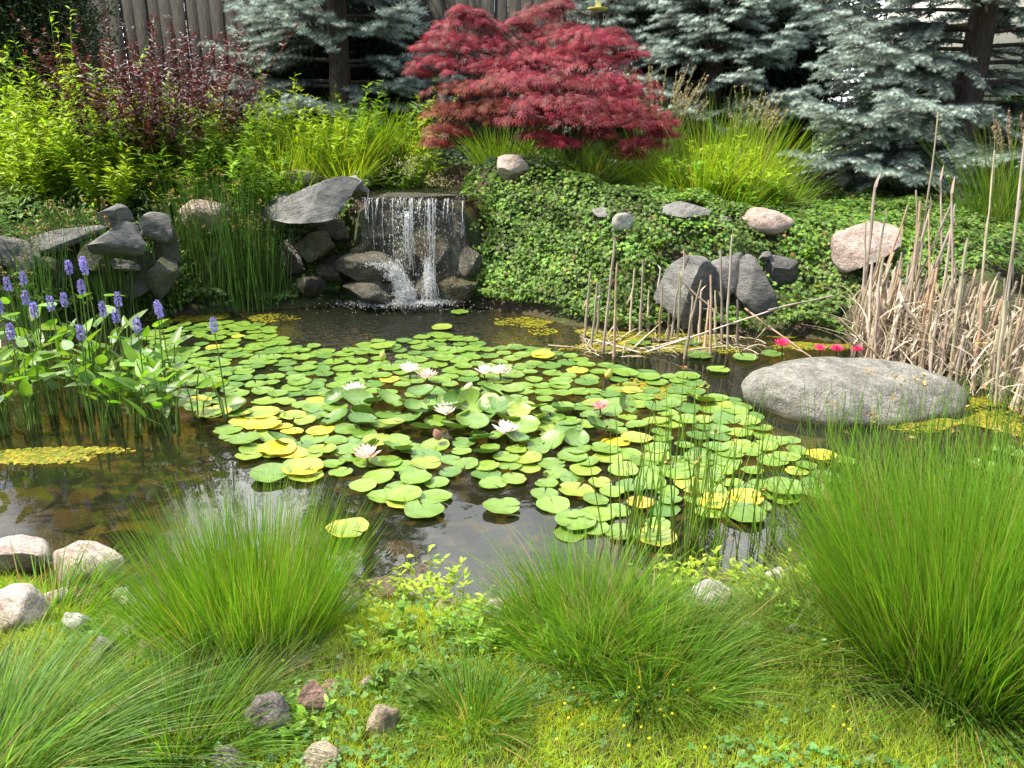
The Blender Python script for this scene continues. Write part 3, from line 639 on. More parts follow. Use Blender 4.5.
# leafy yellow-green perennials at the left (px, Y, height, stems)
for i, (px, Y, H_, ns, c, lab) in enumerate([
    (68, 9.3, 1.25, 12, YG, 'tallest yellow green leafy perennial, left of the purple shrub'), (100, 9.0, .85, 16, YG, 'yellow green leafy perennial low against the purple shrub'), (20, 9.1, .95, 22, YG, 'broad yellow green leafy perennial at the left frame edge'),
    (-10, 9.7, 1.1, 18, BG, 'darker leafy perennial cut by the left frame edge'), (50, 8.7, .72, 26, YG, 'bushy yellow green perennial above the long slab'), (110, 8.6, .6, 22, BG, 'green leafy perennial just above the angular grey rocks'),
    (15, 8.5, .62, 22, YG, 'low yellow green perennial behind the hosta'), (150, 8.7, .62, 22, BG, 'green leafy perennial in front of the purple shrub'), (190, 8.8, .7, 20, MG, 'mid green leafy plant right of the purple shrub foot'),
    (75, 8.45, .45, 20, BG, 'short green perennial hanging over the long slab'), (235, 9.1, .75, 18, BG, 'leafy green perennial between purple shrub and bright grasses'),
    (35, 8.35, .6, 26, YG, 'bushy yellow green perennial right behind the hosta'), (80, 8.6, .75, 26, YG, 'yellow green perennial in the middle of the left bed'), (125, 8.95, .9, 24, BG, 'tall green perennial leaning on the purple shrub'), (5, 8.9, .9, 26, YG, 'dense yellow green perennial at the left frame edge'), (105, 8.3, .45, 22, YG, 'short yellow green perennial above the pointed grey stone'), (180, 8.45, .55, 22, BG, 'green perennial above the angular grey stones, right side'),
    (722, 9.05, .55, 18, YG, 'leafy yellow green plant among the bright grasses right of the maple'), (700, 8.7, .4, 18, BG, 'low leafy plant above the smooth grey bank stone'), (748, 8.75, .4, 20, YG, 'low leafy plant above the flat pinkish bank stone'), (765, 8.5, .3, 18, BG, 'short leafy plant at the foot of the right spruce tips'),
    (255, 9.35, .85, 22, YG, 'leafy bright stems mixed into the left grasses'), (300, 9.5, .8, 22, YG, 'leafy bright stems mixed into the middle grasses'), (330, 9.3, .62, 18, YG, 'leafy stems low above the tan stone'), (375, 9.9, .75, 16, BG, 'leafy stems behind the cream flowers'),
    (282, 9.6, 1.0, 8, YG, 'upright stem of bright leaves before the left spruce'), (410, 9.5, 1.05, 4, YG, 'tall bright arching stems left of the red maple'), (345, 9.7, .8, 8, BG, 'bright leafy stems behind the stream pool'),
    (225, 8.5, .65, 18, BG, 'green leafy perennial above the rushes'), (260, 8.6, .55, 18, BG, 'green leafy perennial beside the tan stone'), (215, 9.6, .9, 12, YG, 'yellow green leafy perennial right behind the purple shrub')]):
    leafy_stems('leafy_perennial', on(px, 150, Y), H_ * (1.5 if px < 140 else 1.3), .38, ns + 4, c, lab, 'perennial', 100 + i, ls=.13, per=42)
# purple leaved shrub
def purple():
    rng = np.random.default_rng(77)
    leafy_stems('purple_shrub', on(160, 170, 9.25), 1.8, 1.05, 150, (.095, .038, .034), 'dark purple leaved shrub standing before the fence at left', 'shrub', 77, leaf=lance(.15, .3, .2), ls=.095, per=85, w=.004, mat=leafmat('purple_leaf', .2, .4, .5, (1.8, .7, .7)))
    leafy_stems('purple_shrub', on(180, 190, 8.75), .55, .4, 14, (.10, .035, .03), 'small low purple shrub in front of the large one', 'shrub', 78, leaf=lance(.15, .3, .2), ls=.075, per=46, w=.004, mat=bpy.data.materials['purple_leaf'])
purple()
# bright grasses behind the stream
for i, (px, Y, H_, n, lab) in enumerate([(245, 9.2, .7, 420, 'bright green grass clump nearest the purple shrub'), (275, 9.0, .65, 420, 'bright green grass clump left of the middle of the row'), (305, 9.2, .75, 460, 'bright green grass clump in the middle of the row'),
        (335, 9.5, .72, 460, 'bright green grass clump behind the tan stone'), (365, 9.8, .75, 420, 'bright green grass clump behind the cream flowers'), (395, 10.2, .7, 380, 'bright green grass clump in the shade of the left spruce'),
        (290, 8.75, .45, 300, 'short bright grass clump above the overhanging rock'), (345, 9.1, .42, 260, 'short bright grass clump beside the stream pool'), (130, 9.0, .75, 300, 'arching grass clump below the purple shrub'), (165, 8.7, .6, 260, 'small arching grass clump above the angular rocks')]):
    grass_clump('bright_grass', on(px, 150, Y), H_ * 1.3, .36, n, YG if i % 2 else BG, lab, 'grass clump', 130 + i, w=.010, droop=.55, r0=.26, jit=.2)
for i, (px, Y, H_, n, sp, c, lab) in enumerate([(712, 9.3, 1.0, 420, .4, BG, 'tallest bright grass clump between the maple and the right spruce'), (738, 8.9, .8, 380, .4, YG, 'bright grass clump leaning over the flat pinkish stone'), (700, 8.7, .62, 340, .35, YG, 'low bright grass clump above the smooth grey stone'), (727, 8.55, .45, 260, .3, BG, 'short bright grass clump spilling on the ivy bank'), (775, 9.0, .6, 260, .3, BG, 'short bright grass clump under the spruce branch tips'), (752, 9.5, .9, 420, .4, BG, 'bright grass mound touching the right spruce'), (680, 8.9, .55, 500, .4, BG, 'smaller bright grass mound right below the maple crown'),
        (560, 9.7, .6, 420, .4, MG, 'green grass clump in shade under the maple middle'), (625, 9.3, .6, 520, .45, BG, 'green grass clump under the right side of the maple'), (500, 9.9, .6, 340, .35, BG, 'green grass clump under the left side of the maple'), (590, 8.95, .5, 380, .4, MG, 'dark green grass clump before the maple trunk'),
        (1012, 7.9, 1.15, 420, .4, MG, 'tall green blade clump behind the cattails at the right edge')]):
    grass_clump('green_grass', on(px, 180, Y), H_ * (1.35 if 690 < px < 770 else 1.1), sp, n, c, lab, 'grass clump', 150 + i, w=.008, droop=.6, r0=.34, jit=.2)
grass_clump('feather_grass', on(655, 150, 9.9), .95, .35, 380, (.10, .16, .05), 'feather grass with tan plumes directly right of the maple', 'feather grass', 161, w=.008, droop=.2, r0=.14, plume=(46, 1.32, (.42, .34, .19)))
grass_clump('feather_grass', on(742, 150, 9.9), .85, .3, 240, (.10, .16, .05), 'feather grass with tan plumes left of the large spruce', 'feather grass', 162, w=.008, droop=.2, r0=.12, plume=(26, 1.22, (.42, .34, .19)))
grass_clump('feather_grass', on(1015, 190, 8.7), .8, .3, 160, (.10, .16, .05), 'feather grass with pinkish plumes at the right frame edge', 'feather grass', 163, w=.008, droop=.2, r0=.10, plume=(18, 1.15, (.40, .28, .18)))
leafy_stems('cream_flower', on(398, 150, 9.4), .45, .3, 14, MG, 'cream flowering plant beside the stream pool', 'flowering plant', 170, leaf=LAw, ls=.09, per=18, flowers=(.75, .68, .45))
leafy_stems('cream_flower', on(442, 165, 9.3), .25, .2, 8, DG, 'small cream flowering plant left of the pink rock', 'flowering plant', 171, leaf=LAw, ls=.07, per=12, flowers=(.75, .62, .35))
# hosta at left
def hosta(loc, label, seed, n=34, c=(.20, .27, .20)):
    rng = np.random.default_rng(seed); root = empty('hosta', loc); tag(root, label, 'hosta'); a = rng.uniform(0, 2 * pi, n); el_ = rng.uniform(.2, 1.2, n)
    d = np.stack([np.cos(a) * np.cos(el_), np.sin(a) * np.cos(el_), np.sin(el_)], -1); nn = np.tile([0, 0, 1.0], (n, 1)) + rng.normal(0, .2, (n, 3)); lb = MB(); lf = lance(.24, .3, .55, 5, .45)
    scatter(lb, lf[0], lf[1], d * .07, frames(d, nn), rng.uniform(.22, .34, n), ccol(rng, c, n, .2)); lb.build('leaves', M_pick, root)
    st = MB(); tubes(st, np.stack([np.zeros((n, 3)), d * .08], 1), .005, c, 4); st.build('stems', M_stem, root)
hosta(on(8, 230, 8.1), 'pale grey green hosta at the left frame edge above the grey stone', 1); hosta(on(-18, 232, 8.2), 'pale hosta half outside the left frame edge', 2)

# bird feeder hanging from the spruce behind the maple
fd = empty('bird_feeder', atY(598, 9, 10.2)); tag(fd, 'hanging bird feeder with a round yellow tray above the maple', 'bird feeder')
M_yel = plain('yellow_plastic', (.55, .50, .10), .4); M_tube = plain('clear_tube', (.55, .58, .50), .25, .5)
def lathe(prof, n=24):
    V = []; F = []
    for r_, z_ in prof: V += [(r_ * cos(2 * pi * i / n), r_ * sin(2 * pi * i / n), z_) for i in range(n)]
    for k_ in range(len(prof) - 1): F += [(k_ * n + i, k_ * n + (i + 1) % n, (k_ + 1) * n + (i + 1) % n, (k_ + 1) * n + i) for i in range(n)]
    return np.array(V), np.array(F)
for nm, pr, mt in (('tray', [(0.001, -.015), (.10, -.015), (.125, .01), (.118, .012), (.095, -.002), (.001, -.002)], M_yel), ('seed_tube', [(.001, 0), (.035, 0), (.035, .26), (.001, .26)], M_tube), ('lid', [(.001, .30), (.03, .30), (.07, .255), (.001, .25)], M_yel)):
    b_ = MB(); V, F = lathe(pr); b_.add(V, F); b_.build(nm, mt, fd, smooth=True)
b_ = MB(); P = np.array([[(0, 0, .3), (0, 0, .7), (.02, .1, 1.0)]]); tubes(b_, P, .003, (.1, .1, .1)); b_.build('hanger_wire', M_iron, fd)

# ---------------------------------------------------------------- waterfall
rng = np.random.default_rng(3)
wf = empty('waterfall', (-1.0, 8.25, 0)); tag(wf, 'thin waterfall splashing over dark stones into the pond', 'waterfall')
def watermat(name, diff, k):
    m, t, out = newmat(name); g = N(t, 'BsdfGlossy', Roughness=.12); tr = t.nodes.new('ShaderNodeBsdfTransparent'); d = N(t, 'BsdfDiffuse'); d.inputs[0].default_value = diff
    tl = t.nodes.new('ShaderNodeBsdfTranslucent'); tl.inputs[0].default_value = diff
    ge = t.nodes.new('ShaderNodeNewGeometry'); mp = t.nodes.new('ShaderNodeMapping'); mp.inputs['Scale'].default_value = (60, 60, 7); n_ = N(t, 'TexNoise', Scale=1.0, Detail=3.0)
    t.links.new(ge.outputs['Position'], mp.inputs[0]); t.links.new(mp.outputs[0], n_.inputs['Vector']); bp = N(t, 'Bump', Strength=1.0, Distance=.02); t.links.new(n_.outputs[0], bp.inputs['Height'])
    t.links.new(bp.outputs[0], g.inputs['Normal'])
    mr = N(t, 'MapRange', i1=.45, i2=.62, i3=k * .25, i4=k); t.links.new(n_.outputs[0], mr.inputs[0])
    a = N(t, 'MixShader', i0=.5); t.links.new(d.outputs[0], a.inputs[1]); t.links.new(tl.outputs[0], a.inputs[2])
    b = N(t, 'MixShader', i0=.35); t.links.new(a.outputs[0], b.inputs[1]); t.links.new(g.outputs[0], b.inputs[2])
    c = t.nodes.new('ShaderNodeMixShader'); t.links.new(mr.outputs[0], c.inputs[0]); t.links.new(tr.outputs[0], c.inputs[1]); t.links.new(b.outputs[0], c.inputs[2]); t.links.new(c.outputs[0], out.inputs[0]); return m
M_fall = watermat('falling_water', (.85, .88, .9, 1), .85); M_foam = watermat('foam_water', (.9, .92, .93, 1), .95); M_film = watermat('film_water', (.7, .75, .78, 1), .10)
WO = np.array([-1.0, 8.25, 0])
def fallx(px): return atY(px, 200, 8.25)[0]
strands = MB()
for px, wpx, z0, z1, q in [(370, 5, 1.08, .92, 6), (378, 5, 1.08, .85, 5), (385, 2, 1.08, .5, 1), (393, 2, 1.08, .2, 2), (402, 6, 1.08, .9, 5), (409, 6, .95, .42, 14), (412, 4, 1.08, .3, 6), (421, 3, 1.08, .85, 4), (431, 5, 1.08, .1, 9), (428, 3, 1.08, .5, 4), (438, 3, 1.08, .65, 2), (450, 8, 1.08, .95, 5), (463, 2, 1.05, .55, 2), (374, 2, 1.08, .45, 1)]:
    for _ in range(q):
        x0 = fallx(px + rng.uniform(-wpx, wpx) * .6); x1 = x0 + rng.uniform(-.03, .03); zt = z0; zb = z1 + rng.uniform(-.1, .25); s = np.linspace(0, 1, 12)
        P = np.stack([x0 + (x1 - x0) * s + rng.normal(0, .003, 12), 8.20 - .14 * np.sqrt(s) + rng.uniform(-.03, .02) + 0 * s, zt + (zb - zt) * s ** 1.2], -1) - WO
        tubes(strands, P[None], (rng.uniform(.002, .006) * (1 - .6 * s) * rng.uniform(.5, 1.4, 12))[None], (.9, .9, .9), 5)
strands.build('water_strands', M_fall, wf, smooth=True)
sh = MB(); nx_, nz_ = 60, 16
X_, Z_ = np.meshgrid(np.linspace(-1.52, -.47, nx_), np.linspace(0, 1, nz_)); Yq = 8.19 - .12 * np.sqrt(Z_) + .012 * np.sin(X_ * 60) * Z_ + .02 * np.sin(X_ * 17); V = np.stack([X_, Yq, 1.095 - Z_ * .85], -1).reshape(-1, 3) - WO
q_ = (np.arange(nz_ - 1)[:, None] * nx_ + np.arange(nx_ - 1)[None]).ravel(); sh.add(V, np.stack([q_, q_ + 1, q_ + nx_ + 1, q_ + nx_], -1), (.9, .9, .9)); sh.build('water_film', M_film, wf, smooth=True)
oc = bmesh.new(); bmesh.ops.create_icosphere(oc, subdivisions=1, radius=1); OV = np.array([v.co[:] for v in oc.verts]); OF = np.array([[v.index for v in f.verts] for f in oc.faces]); oc.free()
def drops(mb, pos, r, st=1.0):
    n = len(pos); Rm = np.tile(np.eye(3), (n, 1, 1)); scatter(mb, OV, OF, pos, Rm, np.stack([r, r, r * st], -1), (.9, .9, .9))
d_ = MB(); n = 1100; px_ = np.concatenate([rng.normal(408, 6, n // 2), rng.normal(431, 6, n // 4), rng.uniform(365, 466, n - n // 2 - n // 4)]); x_ = (px_ - 512) / FL * 8.25 / .975
z_ = rng.uniform(.12, 1.08, n); pos = np.stack([x_, 8.06 + rng.uniform(-.10, .08, n), z_], -1) - WO; drops(d_, pos, rng.uniform(.0015, .0055, n), 2.2)
n = 1500; a = rng.uniform(0, 2 * pi, n); r_ = np.abs(rng.normal(0, .28, n)); pos = np.stack([-1.0 + r_ * np.cos(a) * 1.5, 7.95 + r_ * np.sin(a) * .6, np.abs(rng.normal(0, .10, n)) * np.exp(-r_ * 2) + .003], -1) - WO; drops(d_, pos, rng.uniform(.0015, .006, n)); d_.build('droplets', M_foam, wf)
f_ = MB(); n = 900
for cx, cy, sg, sz_, m_ in ((405, 293, .05, .045, 2200), (400, 282, .03, .04, 600), (393, 272, .03, .035, 500), (383, 264, .05, .02, 500), (372, 262, .06, .01, 300), (429, 282, .025, .09, 800), (420, 301, .16, .008, 2200), (385, 303, .2, .005, 1000)):
    c = atY(cx, cy, 7.86); pos = c + rng.normal(0, 1, (m_, 3)) * [sg, .09, sz_]; pos[:, 2] = np.maximum(pos[:, 2], .003); drops(f_, pos - WO, rng.uniform(.002, .007, m_), .9)
f_.build('foam', M_foam, wf, smooth=True)
jt = MB(); s = np.linspace(0, 1, 9)
for _ in range(46):
    p0 = atY(rng.uniform(366, 400), rng.uniform(258, 268), 7.9); p1 = atY(rng.uniform(400, 418), rng.uniform(288, 300), 7.8); P = p0 + (p1 - p0) * s[:, None]; P[:, 2] += rng.uniform(.02, .10) * np.sin(s * pi); P += rng.normal(0, .004, P.shape)
    tubes(jt, (P - WO)[None], (rng.uniform(.002, .005) * (1 - .5 * s))[None], (.9, .9, .9), 5)
for _ in range(40):
    p0 = atY(rng.uniform(424, 434), rng.uniform(255, 272), 7.95); p1 = atY(rng.uniform(420, 440), rng.uniform(294, 302), 7.85); P = p0 + (p1 - p0) * s[:, None] + rng.normal(0, .004, (9, 3)); tubes(jt, (P - WO)[None], (rng.uniform(.002, .004) * (1 - .3 * s))[None], (.9, .9, .9), 5)
jt.build('splash_jets', M_foam, wf, smooth=True)

# rocks: (px, py, w, h, material, label, Y, cuts, depth ratio, roll, flat)
R_ = [
 # waterfall
 (415, 197, 112, 7, 'wet', 'flat dark lip stone the stream spills over', 8.36, 3, .28, 0, .3),
 (388, 222, 50, 40, 'wet', 'dark wet stone behind the left of the falling water', 8.36, 7, .45, 0, 0), (432, 220, 46, 42, 'wet', 'dark wet stone behind the middle of the falling water', 8.38, 7, .45, 0, 0),
 (458, 232, 30, 62, 'wet', 'tall dark wet stone at the right end of the falls', 8.28, 7, .6, 0, 0), (376, 236, 30, 12, 'wetbrown', 'thin brown ledge stone high in the falls', 8.24, 4, .5, 0, .3),
 (366, 250, 32, 20, 'wetbrown', 'small brown wet stone left of the falls', 8.15, 6, .6, 0, 0), (400, 255, 44, 36, 'wet', 'dark wet stone low in the middle of the falls', 8.25, 7, .5, 0, 0), (436, 262, 36, 38, 'wet', 'dark wet stone low at the right of the falls', 8.22, 7, .5, 0, 0),
 (364, 268, 62, 32, 'speck', 'speckled wet stone the splash lands on', 8.0, 5, .8, 0, 0), (372, 291, 60, 26, 'speck', 'low wet stone at the waterline under the speckled one', 7.92, 5, .8, 0, 0), (402, 268, 26, 34, 'wet', 'upright dark stone in the splash', 8.12, 6, .8, 0, 0),
 (425, 292, 22, 32, 'speck', 'small upright speckled stone in the foam', 7.95, 4, .9, 0, 0), (456, 294, 48, 30, 'wetbrown', 'brown wet block at the foot of the falls, right side', 7.98, 7, .7, 0, .2), (470, 262, 24, 30, 'speck', 'grey speckled stone under the ivy beside the falls', 8.1, 6, .8, 0, 0),
 (318, 248, 46, 32, 'wetbrown', 'brown wet stone under the overhanging rock', 8.15, 5, .8, 0, 0), (338, 232, 46, 28, 'wet', 'dark shaded stone beneath the overhanging rock', 8.38, 6, .7, 0, 0), (308, 287, 36, 26, 'wet', 'small dark stone at the waterline left of the falls', 8.0, 6, .8, 0, 0), (330, 270, 40, 26, 'wet', 'dark stone low between the brown and speckled stones', 8.15, 6, .8, 0, 0),
 (318, 203, 98, 36, 'slab', 'large grey overhanging rock left of the waterfall', 8.15, 6, .7, -.30, .3), (354, 185, 30, 20, 'grey', 'small rounded grey stone on the waterfall corner', 8.35, 6, .9, 0, 0), (302, 178, 44, 18, 'tan', 'flat tan stone behind the overhanging rock', 8.9, 5, .8, 0, .2),
 (278, 215, 40, 40, 'slab', 'grey stone behind the rushes, left of the overhanging rock', 8.3, 8, .7, 0, 0), (285, 262, 40, 50, 'wet', 'dark shaded stone behind the rushes at the waterline', 8.2, 7, .6, 0, 0),
 # ivy bank
 (511, 168, 38, 27, 'pink', 'pink boulder at the top of the ivy bank', 8.75, 6, .8, .1, 0), (686, 210, 50, 20, 'grey', 'smooth grey stone lying on the ivy bank top', 7.72, 4, .8, 0, .2), (622, 221, 24, 18, 'white', 'small white quartz stone in the ivy', 7.62, 5, .8, 0, 0), (604, 214, 26, 13, 'grey', 'small grey stone left of the white quartz', 7.85, 7, .8, 0, 0),
 (766, 222, 60, 26, 'pink', 'flat pinkish stone among the ivy on the bank top', 7.75, 5, .8, .12, .1), (726, 222, 18, 11, 'grey', 'tiny grey stone between the two flat bank stones', 7.75, 6, .8, 0, 0),
 (690, 294, 70, 74, 'slab', 'dark angular block rising behind the broken stalks', 7.12, 9, .7, .1, .15), (722, 280, 44, 54, 'slab', 'pointed grey stone between two larger angular blocks', 7.22, 9, .7, 0, 0), (757, 292, 52, 74, 'slab', 'grey cracked block right of the broken stalks', 7.1, 9, .7, 0, 0), (780, 270, 38, 32, 'slab', 'dark block above and right of the cracked one', 7.3, 9, .7, 0, 0), (766, 256, 14, 12, 'grey', 'little pale stone on top of the cracked block', 7.25, 7, .8, 0, 0),
 (862, 247, 72, 44, 'pink', 'big pale pink wedge shaped rock on the bank', 7.1, 8, .8, -.15, .15), (858, 318, 44, 36, 'wetbrown', 'brown shaded rock at the waterline behind the boulder', 6.75, 7, .7, 0, 0), (880, 300, 40, 34, 'slab', 'grey rock half hidden by the cattail thicket', 6.95, 7, .7, 0, 0), (868, 332, 22, 16, 'pink', 'small pink stone beside the cattail thicket foot', 6.6, 6, .8, 0, 0), (940, 248, 26, 18, 'grey', 'grey stone seen between cattail stalks', 7.9, 6, .8, 0, 0), (1008, 325, 40, 26, 'pink', 'pinkish stone behind the cattails at the right edge', 6.8, 6, .8, 0, 0),
 (520, 301, 18, 14, 'red', 'small reddish stone at the foot of the ivy', 7.95, 6, .8, 0, 0),
 # left bank
 (14, 254, 66, 46, 'slab', 'grey stone at the left frame edge under the hosta', 7.15, 7, .8, 0, .1), (68, 238, 100, 26, 'slab', 'long tilted grey slab at the top of the left bank', 7.5, 6, .5, -.22, .3), (118, 218, 34, 26, 'slab', 'pointed grey stone crowning the left rocks', 7.55, 9, .8, 0, 0), (124, 240, 60, 36, 'slab', 'pale grey angular block in the middle of the left rocks', 7.3, 9, .8, .25, .1), (153, 230, 50, 34, 'slab', 'angular grey stone right of the pointed one', 7.55, 9, .8, -.1, 0),
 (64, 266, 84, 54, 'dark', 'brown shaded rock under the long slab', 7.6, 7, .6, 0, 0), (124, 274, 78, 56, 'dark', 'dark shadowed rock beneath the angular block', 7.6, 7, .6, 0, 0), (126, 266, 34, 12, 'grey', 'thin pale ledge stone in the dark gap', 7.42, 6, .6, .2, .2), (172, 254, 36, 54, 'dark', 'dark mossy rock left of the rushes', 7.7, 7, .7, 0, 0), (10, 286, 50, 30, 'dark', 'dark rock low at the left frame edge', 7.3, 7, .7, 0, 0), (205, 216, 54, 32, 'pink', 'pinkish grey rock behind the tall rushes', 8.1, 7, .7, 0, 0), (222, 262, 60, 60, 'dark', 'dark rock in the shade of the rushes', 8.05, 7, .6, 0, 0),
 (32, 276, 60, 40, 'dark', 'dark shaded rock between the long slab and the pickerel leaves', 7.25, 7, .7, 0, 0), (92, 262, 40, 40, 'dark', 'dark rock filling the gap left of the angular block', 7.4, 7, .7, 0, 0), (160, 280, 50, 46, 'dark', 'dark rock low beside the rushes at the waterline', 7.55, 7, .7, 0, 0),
 # front shore
 (18, 558, 64, 38, 'pink', 'pale pinkish shore stone at the left frame edge', None, 5, .8, 0, .1), (88, 572, 76, 46, 'pink', 'large rounded pink shore stone at left', None, 3, .8, 0, .1), (85, 598, 50, 22, 'red', 'flat reddish stone just below the large pink one', None, 5, .8, 0, .1), (18, 612, 64, 40, 'pink', 'light pinkish grey stone behind the far left grasses', None, 4, .8, 0, .1), (76, 627, 28, 24, 'white', 'small white stone between the left grasses', None, 7, .8, 0, 0), (126, 602, 26, 22, 'white', 'small whitish stone below the large pink one', None, 6, .8, 0, 0),
 (102, 656, 34, 34, 'purple', 'grey white stone in the lower left grasses', None, 7, .8, 0, 0), (134, 634, 20, 20, 'pink', 'small pink stone above the lower left clump', None, 6, .8, 0, 0), (176, 628, 56, 26, 'tan', 'flat beige stone above the lower left clump', None, 4, .8, 0, .1), (232, 650, 40, 22, 'tan', 'dull tan stone in the shade of the tall left clump', None, 5, .8, 0, .1), (300, 668, 30, 16, 'tan', 'low beige stone right of the silvery tuft', None, 4, .8, 0, .1), (152, 652, 34, 22, 'pink', 'pinkish stone between the arching clump and its rear tuft', None, 5, .8, 0, 0), (58, 600, 34, 22, 'pink', 'small rounded pinkish stone below the pale shore stone', None, 4, .8, 0, 0), (330, 690, 22, 14, 'red', 'tiny reddish stone above the pointed reddish one', None, 6, .8, 0, 0), (235, 664, 30, 16, 'grey', 'dull grey stone in the shade below the tall left clump', None, 5, .8, 0, 0),
 (268, 720, 48, 48, 'purple', 'purple grey banded stone beside the lower left clump', None, 6, .8, 0, 0), (316, 704, 36, 38, 'red', 'pointed reddish stone near the frame bottom', None, 8, .8, 0, 0), (232, 764, 42, 22, 'purple', 'dark stone cut by the bottom frame edge', None, 6, .8, 0, 0), (324, 760, 48, 26, 'tan', 'beige stone cut by the bottom frame edge', None, 4, .8, 0, .1), (367, 686, 15, 15, 'tan', 'tiny beige stone in the clover', None, 5, .8, 0, 0), (380, 724, 38, 34, 'tan', 'pale tan stone sunk in the clover', None, 4, .8, 0, .1),
 (388, 590, 52, 9, 'tan', 'thin beige stone edging the water', None, 3, .8, 0, .2), (446, 608, 22, 16, 'tan', 'small tan stone in the shore weeds', None, 6, .8, 0, 0), (495, 613, 28, 22, 'pink', 'peach coloured stone left of the middle grass clump', None, 6, .8, 0, 0), (422, 606, 30, 10, 'pink', 'flat pink stone in the shore weeds', None, 4, .8, 0, 0),
 (711, 600, 42, 30, 'white', 'rounded white stone right of the middle grass clump', None, 3, .8, 0, 0), (781, 579, 36, 15, 'white', 'flat white stone at the water edge before the big clump', None, 5, .8, 0, .2), (712, 580, 44, 8, 'tan', 'thin beige stone at the water edge in the weeds', None, 3, .8, 0, .2), (746, 632, 16, 16, 'pink', 'small pink stone in the lawn edge', None, 6, .8, 0, 0), (792, 636, 18, 18, 'grey', 'small grey stone beside the big right clump', None, 6, .8, 0, 0), (636, 576, 26, 8, 'tan', 'small flat stone behind the middle grass clump', None, 4, .8, 0, .2),
]
for i, (px, py, w, h, mt, lab, Y, cuts, dr, roll, flat) in enumerate(R_):
    rock(px, py, w, h, mt, lab, 200 + i, Y, cuts, dr, None, 'rock' if w > 26 else 'small_stone', 4 if w > 26 else 3, 'stones edging the pond', roll, flat, 'rock' if w > 26 else 'stone')
o = rock(854, 401, 230, 70, 'boulder', 'huge smooth grey boulder standing in the water at right', 7, 5.15, 1, .62, 0.0, 'boulder', 5, None, .05, .2, 'boulder', .6)
c_ = atY(822, 402, 4.83); o = link('tan_stone', rockmesh(91, (.05, .035, .042), RM['tan'], 9, 3), None, c_); tag(o, 'small broken tan stone lodged against the boulder front', 'stone')
# drowned ochre stones
for i, (px, py, w, h) in enumerate([(30, 500, 60, 22), (75, 520, 50, 20), (20, 528, 50, 22), (55, 548, 60, 22), (95, 545, 40, 16), (60, 478, 60, 18), (5, 478, 50, 18), (400, 552, 50, 14), (640, 400, 50, 12), (690, 392, 44, 10), (760, 535, 50, 14), (700, 560, 40, 12), (90, 497, 40, 14)]):
    g_ = at(px, py, -.17); k_ = depth(g_) / FL; o = link('drowned_stone', rockmesh(300 + i, (w * .5 * k_, w * .42 * k_, .05), RM['ochre'], 4, 3), None, g_)
    tag(o, 'ochre stone lying just under the clear water', 'stone', 'drowned ochre stones')

